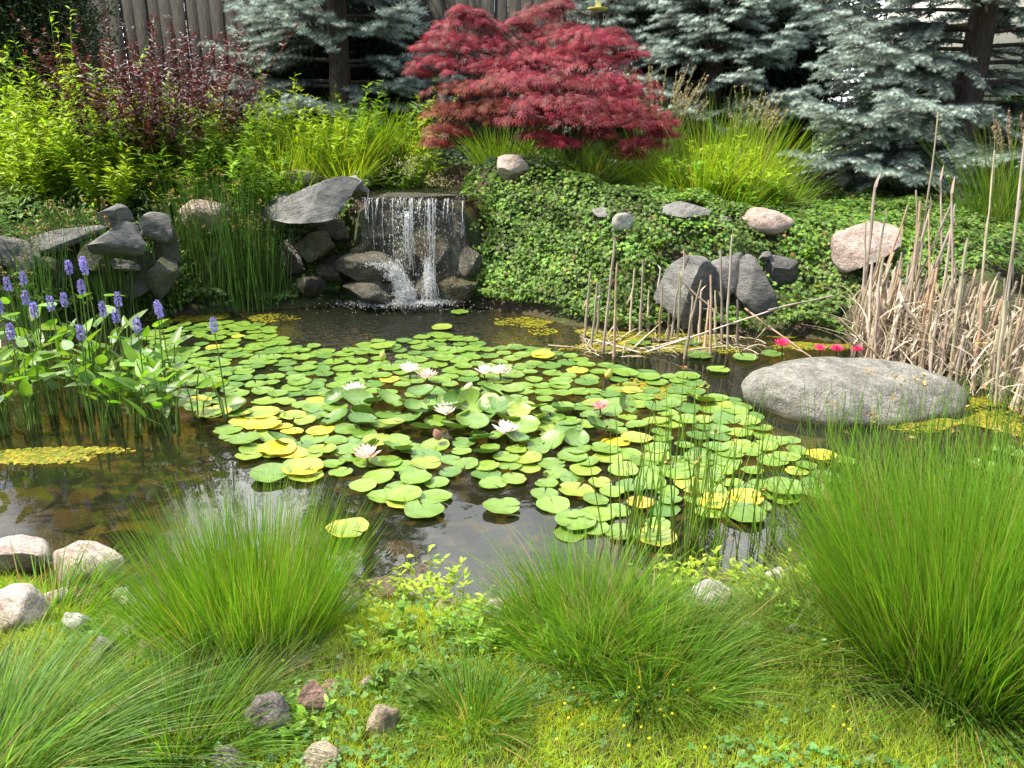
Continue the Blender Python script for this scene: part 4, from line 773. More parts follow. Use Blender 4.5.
# ---------------------------------------------------------------- lily pads
def padmat(name, stops, vein=(.20, .29, .06), rim=None):
    m, t, out = newmat(name); oi = t.nodes.new('ShaderNodeObjectInfo'); r = ramp(t, stops); t.links.new(oi.outputs['Random'], r.inputs[0]); src = r.outputs[0]
    co = t.nodes.new('ShaderNodeTexCoord'); sx = t.nodes.new('ShaderNodeSeparateXYZ'); t.links.new(co.outputs['Object'], sx.inputs[0])
    at2 = N(t, 'Math', op='ARCTAN2'); t.links.new(sx.outputs[0], at2.inputs[0]); t.links.new(sx.outputs[1], at2.inputs[1])
    mu = N(t, 'Math', op='MULTIPLY', i1=14.0); t.links.new(at2.outputs[0], mu.inputs[0]); cs = N(t, 'Math', op='COSINE'); t.links.new(mu.outputs[0], cs.inputs[0])
    mr = N(t, 'MapRange', i1=.9, i2=1.0, i3=0.0, i4=.45); t.links.new(cs.outputs[0], mr.inputs[0])
    mxv = N(t, 'MixRGB', i2=(*vein, 1)); t.links.new(mr.outputs[0], mxv.inputs[0]); t.links.new(src, mxv.inputs[1]); src = mxv.outputs[0]
    ad = t.nodes.new('ShaderNodeVectorMath'); ad.operation = 'ADD'; t.links.new(co.outputs['Object'], ad.inputs[0]); t.links.new(oi.outputs['Location'], ad.inputs[1])
    n_ = N(t, 'TexNoise', Scale=16.0, Detail=5.0, Roughness=.6); t.links.new(ad.outputs[0], n_.inputs['Vector'])
    sp = ramp(t, [(.3, (.75, .72, .6)), (.5, (1, 1, 1)), (.7, (1.15, 1.12, 1.0))]); t.links.new(n_.outputs[0], sp.inputs[0])
    mp_ = N(t, 'MixRGB', blend='MULTIPLY', i0=1.0); t.links.new(src, mp_.inputs[1]); t.links.new(sp.outputs[0], mp_.inputs[2]); src = mp_.outputs[0]
    n3 = N(t, 'TexNoise', Scale=38.0, Detail=3.0); t.links.new(ad.outputs[0], n3.inputs['Vector']); s3 = ramp(t, [(.66, (0, 0, 0)), (.72, (1, 1, 1))]); t.links.new(n3.outputs[0], s3.inputs[0])
    m3 = N(t, 'MixRGB', i2=(.16, .10, .03, 1)); t.links.new(s3.outputs[0], m3.inputs[0]); t.links.new(src, m3.inputs[1]); src = m3.outputs[0]
    if rim:
        ln = t.nodes.new('ShaderNodeVectorMath'); ln.operation = 'LENGTH'; t.links.new(co.outputs['Object'], ln.inputs[0]); lr = N(t, 'MapRange', i1=.05, i2=.095, i3=-.1, i4=1.0); t.links.new(ln.outputs['Value'], lr.inputs[0])
        lm = N(t, 'Math', op='MULTIPLY'); nr = N(t, 'MapRange', i1=.42, i2=.62, i3=.0, i4=1.3); t.links.new(n_.outputs[0], nr.inputs[0]); t.links.new(lr.outputs[0], lm.inputs[0]); t.links.new(nr.outputs[0], lm.inputs[1]); lm.use_clamp = True
        m4 = N(t, 'MixRGB', i2=(*rim, 1)); t.links.new(lm.outputs[0], m4.inputs[0]); t.links.new(src, m4.inputs[1]); src = m4.outputs[0]
    p = N(t, 'BsdfPrincipled', Roughness=.42); p.inputs['Specular IOR Level'].default_value = .55; t.links.new(src, p.inputs['Base Color'])
    bp = N(t, 'Bump', Strength=.35, Distance=.01); t.links.new(n_.outputs[0], bp.inputs['Height']); t.links.new(bp.outputs[0], p.inputs['Normal'])
    tr = t.nodes.new('ShaderNodeBsdfTranslucent'); t.links.new(src, tr.inputs[0]); ms = N(t, 'MixShader', i0=.15); t.links.new(p.outputs[0], ms.inputs[1]); t.links.new(tr.outputs[0], ms.inputs[2]); t.links.new(ms.outputs[0], out.inputs[0]); return m
PM = {'g': padmat('pad_green', [(0, (.10, .19, .02)), (.45, (.14, .25, .025)), (.8, (.18, .28, .03)), (1, (.22, .28, .03))]),
      'd': padmat('pad_dark', [(0, (.06, .15, .02)), (.6, (.10, .20, .03)), (1, (.14, .25, .04))]),
      'y': padmat('pad_yellow', [(0, (.52, .44, .03)), (.6, (.60, .50, .03)), (1, (.50, .34, .03))], (.5, .5, .1)),
      'r': padmat('pad_rimmed', [(0, (.18, .28, .04)), (1, (.26, .34, .05))], rim=(.60, .48, .04)),
      'o': padmat('pad_orange', [(0, (.55, .28, .03)), (1, (.58, .36, .04))], (.5, .4, .1))}
def padmesh(seed, mat, curl=0.0, r=.1):
    rs = random.Random(seed); n = 36; curl = curl or rs.choice([0, 0, .05, .1, .16]); bite = rs.choice([-9, -9, rs.uniform(1.5, 5)]); V = [(0, 0, 0)]; F3 = []; F4 = []; nt_ = rs.uniform(.03, .13); ph = [rs.uniform(0, 6) for _ in range(4)]; rings = (.4, .8, 1.0)
    for rr in rings:
        for i in range(n):
            a = nt_ * (.3 + .7 * rr) + (2 * pi - 2 * nt_ * (.3 + .7 * rr)) * i / (n - 1); q = rr * r * (1 + .03 * sin(3 * a + ph[0]) + .015 * sin(9 * a + ph[1]))
            if i in (0, n - 1) and rr == 1: q *= .94
            if abs(a - bite) < .16 and rr == 1: q *= rs.uniform(.78, .86)
            z = .0025 * sin(2 * a + ph[2]) * rr + .002 * sin(5 * a + ph[3]) * rr ** 2 + (.004 if rr == 1 else 0)
            z += curl * r * (rr ** 2) * (.35 + .65 * max(0, sin(a + ph[0])) ** 2)
            V.append((q * sin(a), q * cos(a), z))
    for i in range(n - 1):
        F3.append((0, 1 + i, 2 + i))
        for k_ in range(2): a_ = 1 + k_ * n + i; F4.append((a_, a_ + 1, a_ + n + 1, a_ + n))
    F4 = [f[::-1] for f in F4]
    me = npmesh('lily_pad', np.array(V), [np.array(F3), np.array(F4)], mat, None, True); return me
PMESH = {k_: [padmesh(sum(map(ord, k_)) * 7 + i, PM[k_]) for i in range(9 if k_ in 'gd' else 5)] for k_ in PM}
PCURL = [padmesh(900 + i, PM['g' if i % 2 else 'd'], [.35, .5, .7, .3, .45, .6][i]) for i in range(6)]
mat_poly = [(150, 325), (225, 322), (270, 326), (285, 345), (340, 350), (378, 342), (440, 335), (500, 345), (560, 354), (620, 368), (690, 378), (735, 402), (800, 440), (845, 462), (815, 500), (760, 515), (700, 520), (650, 530), (600, 545), (555, 535), (545, 500), (470, 482), (440, 488), (445, 515), (400, 508), (350, 482), (290, 484), (262, 470), (232, 445), (225, 420), (150, 400), (140, 360)]
mpw = np.array([at(x, y)[:2] for x, y in mat_poly])
def inpoly(P, poly):
    ins = np.zeros(len(P), bool)
    for a, b in zip(poly, np.roll(poly, -1, 0)):
        c = ((a[1] > P[:, 1]) != (b[1] > P[:, 1]))
        with np.errstate(divide='ignore', invalid='ignore'): xi = (b[0] - a[0]) * (P[:, 1] - a[1]) / (b[1] - a[1]) + a[0]
        ins ^= c & (P[:, 0] < xi)
    return ins
rng = np.random.default_rng(21); cand = np.stack([rng.uniform(mpw[:, 0].min(), mpw[:, 0].max(), 60000), rng.uniform(mpw[:, 1].min(), mpw[:, 1].max(), 60000)], -1); cand = cand[inpoly(cand, mpw)]
acc = []; mind = .103
for c in cand:
    if len(acc) >= 560: break
    if not acc or np.min(np.hypot(*(np.array(acc) - c).T)) > mind: acc.append(c)
print('pads', len(acc))
def pxof(p):
    t_ = depth(p); return 512 + FL * p[0] / t_, 384 + FL * (-(p[2] - CAMH) * CP - p[1] * SP) / t_
def putpad(x, y, z, key, sc, label, group, i, tilt=0.0, mesh=None):
    me = mesh or PMESH[key][i % len(PMESH[key])]; o = link('lily_pad', me, None, (x, y, z)); rs = random.Random(i * 13 + 5)
    o.scale = (sc, sc, sc); o.rotation_euler = (rs.uniform(-1, 1) * tilt, rs.uniform(-1, 1) * tilt, rs.uniform(0, 6.28)); tag(o, label, 'lily pad', group); return o
G1 = 'lily pads in the floating mat'
LB = {'g': 'green lily pad floating in the crowded mat, fully green', 'd': 'deep green lily pad in the crowded mat, darker than its neighbours', 'y': 'bright yellow lily pad within the floating mat', 'r': 'green lily pad with a yellowing rim in the floating mat', 'o': 'orange decaying lily pad within the floating mat'}
GR = {'g': 'fully green pads of the mat', 'd': 'deep green pads of the mat', 'y': 'yellow pads of the mat', 'r': 'yellow rimmed pads of the mat', 'o': 'orange pads of the mat'}
acc.sort(key=lambda c: c[1]); STUFF = []
for i, c in enumerate(acc):
    sc_ = rng.uniform(.58, .95)
    if i >= 258: STUFF.append((c, sc_)); continue
    px, py = pxof(np.array([c[0], c[1], 0])); cen = math.exp(-(((px - 460) / 110) ** 2 + ((py - 410) / 38) ** 2))
    if rng.random() < cen * 1.0:
        putpad(c[0], c[1], .02 + .07 * cen * rng.random(), 'd', rng.uniform(.75, 1.05), 'raised curling green leaf in the thick middle of the lily mat', 'curled pads standing above the mat middle', i, .5, PCURL[i % 6]); continue
    u = rng.random(); ysh = .012 + (.12 if (px < 330 and py > 400) else .02 if px > 620 and py < 420 else 0)
    key = 'y' if u < ysh else 'r' if u < ysh + .035 else 'o' if u < ysh + .045 else 'd' if u < .28 else 'g'
    putpad(c[0], c[1], .004 + .0016 * (i % 9), key, sc_, LB[key], GR[key], i, .09)
V_, F3_, F4_ = [], [], []; mi_ = []
tmp = [PMESH['g'][0], PMESH['g'][2], PMESH['r'][1], PMESH['d'][0], PMESH['y'][0]]
bms = bmesh.new()
for j, (c, s_) in enumerate(STUFF):
    k5 = int(rng.choice([0, 0, 0, 1, 1, 2, 3, 3, 3] if j % 4 == 0 else [0, 1, 3, 0, 1])); me_ = tmp[k5]; nv = len(bms.verts); rz_ = rng.uniform(0, 6.28); ca, sa = cos(rz_), sin(rz_)
    vs = [bms.verts.new((c[0] + s_ * (v.co.x * ca - v.co.y * sa), c[1] + s_ * (v.co.x * sa + v.co.y * ca), .004 + .0016 * (j % 9) + s_ * v.co.z + .06 * (v.co.x * rng.uniform(-1, 1) * 0))) for v in me_.vertices]
    for pl in me_.polygons: f_ = bms.faces.new([vs[q] for q in pl.vertices]); f_.material_index = (0, 0, 1, 2, 3)[k5]; f_.smooth = True
me_ = bpy.data.meshes.new('lily_pads'); bms.to_mesh(me_); bms.free()
for k_ in 'grdy': me_.materials.append(PM[k_])
tag(link('lily_pads', me_), 'far lily pads crowding the back of the floating mat', None, None, 'stuff')
for i, (px, py, key, sc, lab) in enumerate([(348, 533, 'r', 1.0, 'lone lily pad with a yellow edge beside the tall left grass clump'), (502, 510, 'g', .95, 'lone green lily pad in the grey open water'), (424, 513, 'g', 1.0, 'green lily pad at the lower tip of the mat'), (404, 499, 'g', .95, 'green lily pad left of the lower tip of the mat'), (416, 482, 'g', .85, 'green lily pad just above the lower tip of the mat'),
     (745, 501, 'y', .9, 'yellow lily pad, right one of the pair near the rushes'), (715, 506, 'y', .85, 'yellow lily pad, left one of the pair near the rushes'), (744, 517, 'g', 1.05, 'green lily pad touching the two yellow ones'), (780, 492, 'g', 1.1, 'broad green lily pad near the big right clump'), (820, 459, 'y', .85, 'lone yellow lily pad in front of the boulder'), (655, 541, 'r', .95, 'yellow green lily pad behind the middle grass clump'), (640, 506, 'o', .7, 'ragged orange pad among the rushes'),
     (271, 478, 'g', 1.1, 'green lily pad above the tall left clump'), (246, 443, 'g', .95, 'green lily pad at the left end of the mat'), (303, 472, 'y', 1.1, 'yellow lily pad above the tall left clump'), (278, 452, 'y', 1.1, 'yellow lily pad at the left end of the mat'), (262, 416, 'r', 1.2, 'green and yellow lily pad at the upper left gap'), (262, 427, 'y', 1.2, 'yellow and green lily pad below the upper left gap'), (214, 415, 'r', 1.1, 'yellow rimmed lily pad beside the last pickerel stem'),
     (543, 358, 'y', .95, 'lone bright yellow pad above the mat middle'), (460, 314, 'g', .9, 'lone green pad near the waterfall foam'), (442, 330, 'g', .95, 'green pad just below the waterfall foam'), (382, 349, 'g', 1.05, 'green pad at the top edge of the mat'), (518, 350, 'd', .7, 'small green pad in the dark water right of the falls'),
     (1005, 455, 'd', 1.0, 'green pad at the right frame edge beyond the clump'), (985, 470, 'g', .9, 'green pad behind the big right clump'), (1015, 476, 'd', 1.0, 'darker green pad near the right frame edge'), (640, 345, 'd', .9, 'dark pad in front of the broken stalks'), (700, 358, 'd', 1.0, 'dark pad behind the broken stalks, left one'), (718, 372, 'g', .9, 'green pad left of the boulder'), (745, 360, 'd', 1.0, 'dark pad near the hot pink lily'), (772, 356, 'd', .9, 'dark pad beneath the hot pink lily'), (690, 345, 'd', .9, 'shaded pad among the broken stalks'), (625, 375, 'g', 1.0, 'green pad at the upper right corner of the mat'), (575, 525, 'g', 1.0, 'green pad half behind the middle clump')]):
    c = at(px, py); putpad(c[0], c[1], .022, key, sc, lab, None, 700 + i, .03)

# ---------------------------------------------------------------- water lilies
def lily(name, px, py, col, label, seed, R=.085, openess=1.0, dz=.05):
    rng = np.random.default_rng(seed); c = at(px, py, dz); root = empty(name, c); tag(root, label, 'water lily', 'water lilies in bloom'); L = lance(.17, .5, -.28, 4, .5)
    for nm, n, e0, r_, cc in (('outer_petals', 11, .25, 1.0, col[0]), ('inner_petals', 10, .75, .85, col[1]), ('core_petals', 7, 1.15, .62, col[1])):
        a = np.arange(n) * 2 * pi / n + rng.uniform(0, 6) + rng.normal(0, .1, n); e = e0 / openess + rng.normal(0, .08, n); d = np.stack([np.cos(a) * np.cos(e), np.sin(a) * np.cos(e), np.sin(e)], -1); up = np.stack([-np.cos(a) * np.sin(e), -np.sin(a) * np.sin(e), np.cos(e)], -1)
        b = MB(); scatter(b, L[0], L[1], d * .008, frames(d, up), R * r_ * rng.uniform(.9, 1.1, n), ccol(rng, cc, n, .08, .04)); b.build(nm, M_petal, root)
    n = 40; a = rng.uniform(0, 6.28, n); e = rng.uniform(.9, 1.5, n); d = np.stack([np.cos(a) * np.cos(e), np.sin(a) * np.cos(e), np.sin(e)], -1); P = np.stack([d * .005, d * R * .33], 1); b = MB(); tubes(b, P, .0022, (.75, .5, .05), 3); b.build('stamens', M_petal, root)
    b = MB(); tubes(b, np.array([[(0, 0, 0), (.01, .01, -.06), (.02, .02, -.16)]]), .006, (.12, .10, .04), 5); b.build('stem', M_stem, root)
WH = ((.90, .76, .70), (.92, .86, .78)); PK = ((.80, .36, .36), (.85, .45, .45)); HP = ((.85, .06, .22), (.88, .10, .28))
for i, (px, py, c, lab, R) in enumerate([(409, 372, WH, 'white water lily, upper left of the joined pair', .085), (427, 378, ((.85, .55, .52), (.9, .72, .68)), 'blush pink water lily touching a white one', .08), (484, 374, WH, 'white water lily, left bloom of the twin blooms', .08), (500, 374, WH, 'white water lily, right bloom of the twin blooms', .085), (354, 392, WH, 'white water lily furthest left in the mat', .08),
        (446, 414, WH, 'white water lily in the middle of the curled leaves', .085), (506, 433, WH, 'white water lily nearest the open grey water', .085), (367, 458, ((.86, .52, .48), (.9, .74, .66)), 'pale pink water lily low at the left of the mat', .085), (600, 409, PK, 'pink water lily alone at the right of the mat', .07),
        (782, 346, HP, 'hot pink water lily left of the boulder top', .075), (820, 350, HP, 'small hot pink water lily directly behind the boulder, left', .05), (836, 351, HP, 'hot pink water lily directly behind the boulder, middle', .06), (857, 351, HP, 'small hot pink water lily behind the boulder, right', .05)]):
    lily('water_lily', px, py, c, lab, 400 + i, R, dz=.13 if c is HP else .05)
for i, (px, py, c, lab) in enumerate([(438, 436, (.45, .25, .2), 'closed reddish lily bud in the middle of the mat'), (383, 357, (.6, .6, .2), 'round yellow lily bud at the top edge of the mat'), (608, 375, (.6, .6, .15), 'yellow lily bud at the upper right of the mat'), (468, 388, (.75, .7, .5), 'cream half open lily bud left of the twin blooms')]):
    b = MB(); V, F = lathe([(.001, -.03), (.018, -.02), (.028, .0), (.024, .025), (.010, .048), (.001, .055)], 12); b.add(V, F, c); o = b.build('lily_bud', M_petal, smooth=True); o.location = at(px, py, .06); o.rotation_euler = (.3, .3 * (i - 1), 0); tag(o, lab, 'lily bud')

# ---------------------------------------------------------------- pickerelweed
HL = heartleaf(); HL = (HL[0] * [.78, 1, 1], HL[1])
def pick_leaf(mb, p, d, up, sz, col, rng):
    scatter(mb, HL[0], HL[1], p[None], frames(d[None], up[None]), np.array([sz]), ccol(rng, col, 1, .25, .12))
def pickerel(x, y, H, spike, nl, label, group, seed, cat='pickerelweed'):
    rng = np.random.default_rng(seed); root = empty('pickerelweed', (x, y, 0)); tag(root, label, cat, group); st = MB(); topx = rng.uniform(-.04, .04)
    if spike:
        P = np.array([(0, 0, -.25), (topx * .3, 0, H * .4), (topx, .01, H)]); tubes(st, P[None], np.array([.006, .005, .0035])[None], (.12, .19, .04), 5)
        b = MB(); m_ = 150; z = rng.uniform(0, 1, m_); a = rng.uniform(0, 6.28, m_); r = .011 * np.sin(pi * np.clip(z * .9 + .1, 0, 1)) ** .5; pos = np.stack([topx + r * np.cos(a), .01 + r * np.sin(a), H - .02 + z * .095], -1); d = nrm(np.stack([np.cos(a), np.sin(a), rng.uniform(0, .9, m_)], -1))
        scatter(b, DIA_V * [1.6, 1, 1], DIA_F, pos, frames(d, np.stack([-np.sin(a), np.cos(a), 0 * a], -1) + rng.normal(0, .5, (m_, 3))), rng.uniform(.011, .019, m_), ccol(rng, (.30, .26, .60), m_, .3, .1)); b.build('flower_spike', M_petal, root)
    lb = None
    for k_ in range(nl):
        a = rng.uniform(0, 6.28); h = H * rng.uniform(.35, .9); r = rng.uniform(.05, .16); e = np.array([r * cos(a), r * sin(a), h]); P = np.array([(0, 0, -.25), (e[0] * .4, e[1] * .4, h * .5), tuple(e)]); tubes(st, P[None], np.array([.006, .005, .003])[None], (.13, .22, .04), 5)
        lb = MB(); d = nrm(np.array([cos(a + rng.uniform(-.8, .8)), sin(a + rng.uniform(-.8, .8)), rng.uniform(-.2, 1.3)])); up = nrm(np.array([0, 0, 1.0]) + rng.normal(0, .4, 3)); pick_leaf(lb, e, d, up, rng.uniform(.11, .17), (.15, .29, .035) if rng.random() < .7 else (.17, .26, .11), rng); lb.build('leaf', M_pick, root, smooth=True)
    st.build('stem', M_stem, root)
spk = [(68, 263, 392), (77, 259, 388), (89, 263, 396), (24, 274, 384), (13, 280, 392), (77, 283, 405), (28, 294, 400), (53, 299, 408), (60, 296, 398), (36, 306, 415), (117, 295, 402), (97, 305, 408), (3, 303, 418), (12, 328, 428), (78, 329, 432), (135, 321, 426), (121, 312, 404), (154, 303, 396), (163, 307, 402), (218, 321, 420)]
place = ['in the rear trio beside the rushes, left one', 'in the rear trio beside the rushes, middle one', 'in the rear trio beside the rushes, right one', 'high at the left before the grey stone', 'below the grey stone at left', 'directly under the rear trio', 'left of the crowded middle spikes', 'first of two touching spikes', 'second of two touching spikes', 'low between leaves at the left', 'slim one before the dark rock', 'right of the two touching spikes', 'at the very left frame edge', 'large and low near the left frame edge', 'low in the middle of the stand', 'on the tall stem at the right of the stand', 'tiny one behind the tall right stem', 'left of the rightmost pair', 'right of the rightmost pair', 'standing alone furthest right, over the lily pads']
for i, ((px, py, by_), pl) in enumerate(zip(spk, place)):
    b = at(px + random.Random(i).uniform(-6, 6), by_); top = atY(px, py + 9, b[1]); pickerel(top[0], b[1], top[2], True, 2 if i != 19 else 2, 'violet pickerelweed spike ' + pl, 'flowering pickerelweed', 500 + i)
rng = np.random.default_rng(61)
for i in range(60):
    px = rng.uniform(-60, 175); py = rng.uniform(378, 438); b = at(px, py); pickerel(b[0], b[1], rng.uniform(.3, .6), False, 4, 'pickerelweed without a flower, leaves only, in the left stand', 'leafy pickerelweed in the left stand', 560 + i)
for i, (px, py, H_) in enumerate([(196, 418, .45), (160, 425, .5), (150, 405, .42)]):
    b = at(px, py); pickerel(b[0], b[1], H_, False, 3, ['flowerless pickerelweed furthest right, standing over the lily pads', 'leafy pickerelweed in front of the left stand', 'leafy pickerelweed at the right side of the stand'][i], None, 620 + i)

# ---------------------------------------------------------------- rushes, cattails
def rushes(name, loc, H, spread, n, label, seed, col=(.15, .26, .06), r=.0042, flow=.3, lean=.07, cat='rush clump', sy=.6, tip=(.35, .22, .08)):
    rng = np.random.default_rng(seed); root = empty(name, loc); tag(root, label, cat, None)
    b = np.stack([rng.normal(0, spread * .5, n), rng.normal(0, spread * .5 * sy, n), np.full(n, -.05)], -1); L = H * rng.uniform(.5, 1.05, n); d = nrm(np.stack([b[:, 0] * .15 + rng.normal(0, lean, n), rng.normal(0, lean, n), np.ones(n)], -1)); s = np.linspace(0, 1, 6)
    P = b[:, None] + d[:, None] * (L[:, None] * s)[..., None]; side = rng.normal(0, .05, (n, 2)); P[:, :, :2] += side[:, None] * (L[:, None] * s ** 2.5)[..., None]
    st = MB(); C = ccol(rng, col, n, .35, .15); tubes(st, P, (r * (1 - .7 * s))[None], C, 4); st.build('stems', M_grass, root)
    k_ = int(n * flow)
    if k_:
        tips = P[:k_, -1]; pos = np.repeat(tips, 8, 0) + rng.normal(0, .008, (k_ * 8, 3)); fb = MB(); scatter(fb, DIA_V, DIA_F, pos, frames(nrm(rng.normal(0, 1, (k_ * 8, 3)) + [0, 0, .5]), rng.normal(0, 1, (k_ * 8, 3))), .02, ccol(rng, tip, k_ * 8, .3)); fb.build('seed_heads', M_dry, root)
for i, (px, py, H_, sp, n, lab) in enumerate([(85, 318, .95, .32, 260, 'dark green rushes standing before the long slab'), (110, 322, .9, .2, 140, 'green rushes left of the angular grey block'), (52, 330, .85, .16, 90, 'thin rushes in front of the shaded left rock'), (150, 316, .8, .2, 70, 'sparse rushes before the dark mossy rock'),
       (205, 308, 1.1, .28, 260, 'tall dense rushes left of the waterfall, left half'), (240, 308, 1.15, .3, 260, 'tall dense rushes left of the waterfall, right half'), (270, 306, .95, .2, 120, 'shorter rushes beside the waterfall rocks'), (30, 345, .7, .2, 60, 'thin rushes rising behind the pickerel stand')]):
    c = at(px, py); rushes('rush_clump', c, H_ * 1.2, sp, int(n * 1.2), lab, 650 + i, flow=.25)
for i, (px, py, H_, sp, n, lab) in enumerate([(640, 545, .62, .14, 20, 'thin green rushes rising through the mat behind the middle clump'), (695, 560, .72, .16, 26, 'thin green rushes in the water before the mat, middle group'), (735, 500, .6, .2, 9, 'few thin rushes beside the two yellow pads'), (770, 545, .55, .12, 10, 'few thin rushes left of the big right clump'),
       (850, 500, .6, .22, 46, 'thin rushes in front of the boulder, left group'), (915, 480, .55, .25, 60, 'thin rushes in front of the boulder, right group'), (985, 485, .6, .2, 60, 'bright thin rushes at the right frame edge'), (670, 470, .55, .14, 8, 'few dark rushes standing amid the pads'), (745, 440, .45, .03, 3, 'lone dark rush stem beside the boulder'), (1010, 560, .85, .12, 30, 'tall bright rushes above the right end of the big clump')]):
    c = at(px, py); rushes('rush_clump', c, H_ * 1.12, sp * 1.1, int(n * 1.5), lab, 670 + i, col=(.19, .31, .05), r=.0040 if px < 800 else .0032, flow=.1, lean=.12)
def stalk_meshes():
    out_ = []
    for k_ in range(10):
        rng = np.random.default_rng(800 + k_); mb = MB(); s = np.linspace(0, 1, 9); bx_ = np.cumsum(rng.normal(0, .0025, 9)); P = np.stack([bx_, np.cumsum(rng.normal(0, .0025, 9)), s], -1)
        c = [(.42, .35, .26), (.32, .26, .19), (.52, .46, .36), (.36, .27, .18)][k_ % 4]; tubes(mb, P[None], (np.linspace(.0085, .005, 9) * rng.uniform(.8, 1.2, 9))[None], ccol(rng, c, 1), 6)
        for _q in range(1 + (k_ % 3 == 0)):
            j = int(rng.integers(3, 9)); d = nrm(np.array([rng.uniform(-.5, .5), rng.uniform(-.3, .3), rng.choice([-1, 1.2])])); blades(mb, P[j][None], d[None], rng.uniform(.06, .16), .014, np.array([[0, 0, -.3]]), ccol(rng, c, 1), 3, rng)
        out_.append(mb.mesh('cattail_stalk', M_dry))
    return out_
SM = stalk_meshes()
def stalk(b, tpt, label, group, i, w=1.0):
    b = np.array(b, float); tpt = np.array(tpt, float); v = Vector(tpt - b); o = link('cattail_stalk', SM[i % 10], None, b); o.rotation_mode = 'QUATERNION'; o.rotation_quaternion = v.to_track_quat('Z', 'Y'); o.scale = (w, w, v.length); tag(o, label, 'cattail stalk', group)
gs = 'broken stalks standing in the shallows'; k_ = 0
for bx_, by_, tx, ty in [(584, 347, 590, 271), (597, 338, 599, 285), (603, 355, 615, 240), (614, 360, 618, 263), (620, 304, 617, 238), (640, 338, 645, 260), (654, 330, 661, 269), (660, 340, 663, 285), (671, 341, 679, 272), (676, 344, 681, 270), (683, 335, 684, 249), (685, 362, 701, 280), (698, 348, 700, 290), (711, 360, 712, 275), (715, 352, 716, 290), (721, 347, 721, 250), (726, 353, 731, 235), (761, 325, 766, 279), (764, 326, 768, 278), (590, 350, 597, 282), (630, 338, 634, 268), (667, 344, 668, 310), (690, 350, 694, 296), (704, 352, 708, 300), (648, 335, 651, 290), (737, 349, 739, 300), (857, 330, 862, 252), (842, 338, 848, 290)]:
    b = at(bx_, by_, -.03); stalk(b, atY(tx, ty, b[1] + random.Random(bx_).uniform(-.05, .1)), 'dry tan cattail stalk standing upright in the shallows before the ivy bank', gs, k_, 1.6); k_ += 1
for i, (p0, p1, z0, z1, lab, *YY) in enumerate([((632, 357), (768, 311), .02, .12, 'long dry stalk lying slanted across the broken stalks', 6.35, 6.35), ((768, 311), (832, 296), .12, .16, 'end piece of the long slanted dry stalk', 6.35, 6.4), ((685, 285), (722, 318), .35, .18, 'dry stalk leaning down to the right against the block', 6.7, 6.6), ((548, 346), (596, 351), .01, .015, 'dry stick floating flat at the left of the broken stalks'), ((632, 350), (665, 321), .01, .10, 'short dry stick leaning up to the right'), ((605, 346), (643, 325), .01, .05, 'thin dry stick lying between the left stalks'), ((580, 336), (597, 353), .12, .01, 'bent dry stick at the left of the broken stalks'), ((745, 308), (812, 356), .22, .01, 'long dry stalk slanting down towards the hot pink lily', 6.5, 6.15), ((640, 350), (690, 338), .01, .04, 'dry stick lying low among the stalks'), ((690, 350), (730, 345), .01, .03, 'dry pale stick floating among the right stalks'), ((595, 340), (640, 352), .02, .02, 'dry twig flat on the water among the stalks')]):
    stalk(atY(*p0, YY[0]) if YY else at(*p0, z0), atY(*p1, YY[1]) if YY else at(*p1, z1), lab, None, i * 3 + 2, 1.1)
rng = np.random.default_rng(71); gt = 'dead cattail stalks of the right thicket'
for i in range(245):
    px = np.where(rng.random() < .72, rng.uniform(868, 960), rng.uniform(960, 1050)); yb = 352 + (px - 868) * .30 + rng.uniform(-6, 26) * .7; b = at(float(px), float(yb), 0); b[1] += rng.uniform(0, .45)
    H_ = rng.uniform(.42, .85) if rng.random() < .93 else rng.uniform(1.0, 1.35); lx = rng.normal(.06, .10) * H_; ly = rng.normal(.0, .06) * H_; b[2] = -.02
    if rng.random() < .07: lx = rng.normal(0, .45) * H_; H_ *= .6
    tp = b + np.array([lx, ly, H_]); lean_ = abs(lx) > .3
    stalk(b, tp, 'bent or fallen dry stalk crossing the right cattail thicket' if lean_ else 'upright dry brown stalk of the dense right cattail thicket', 'fallen stalks of the right thicket' if lean_ else gt, int(i), rng.uniform(1.1, 2.2))
for i, (bx_, by_, tx, ty, lab) in enumerate([(912, 345, 938, 112, 'tallest slender dry stalk above the cattail thicket'), (942, 345, 941, 180, 'tall dry stalk just right of the tallest one'), (972, 380, 995, 150, 'tall dry stalk leaning right, middle of the thicket'), (998, 395, 1026, 120, 'thick dry stalk leaning out at the right frame edge'), (990, 400, 1018, 200, 'thick dry stalk nearer the right frame edge, second'), (918, 350, 916, 190, 'tall dry stalk at the left of the thicket'), (953, 380, 952, 193, 'tall straight dry stalk mid thicket'), (1005, 300, 990, 480, 'pale dry stalk fallen forward at the right frame edge')]):
    b = at(bx_, by_, 0) if i < 7 else atY(bx_, by_, 5.0); stalk(b, atY(tx, ty, b[1] + .1), lab, None, i * 2, 1.3)

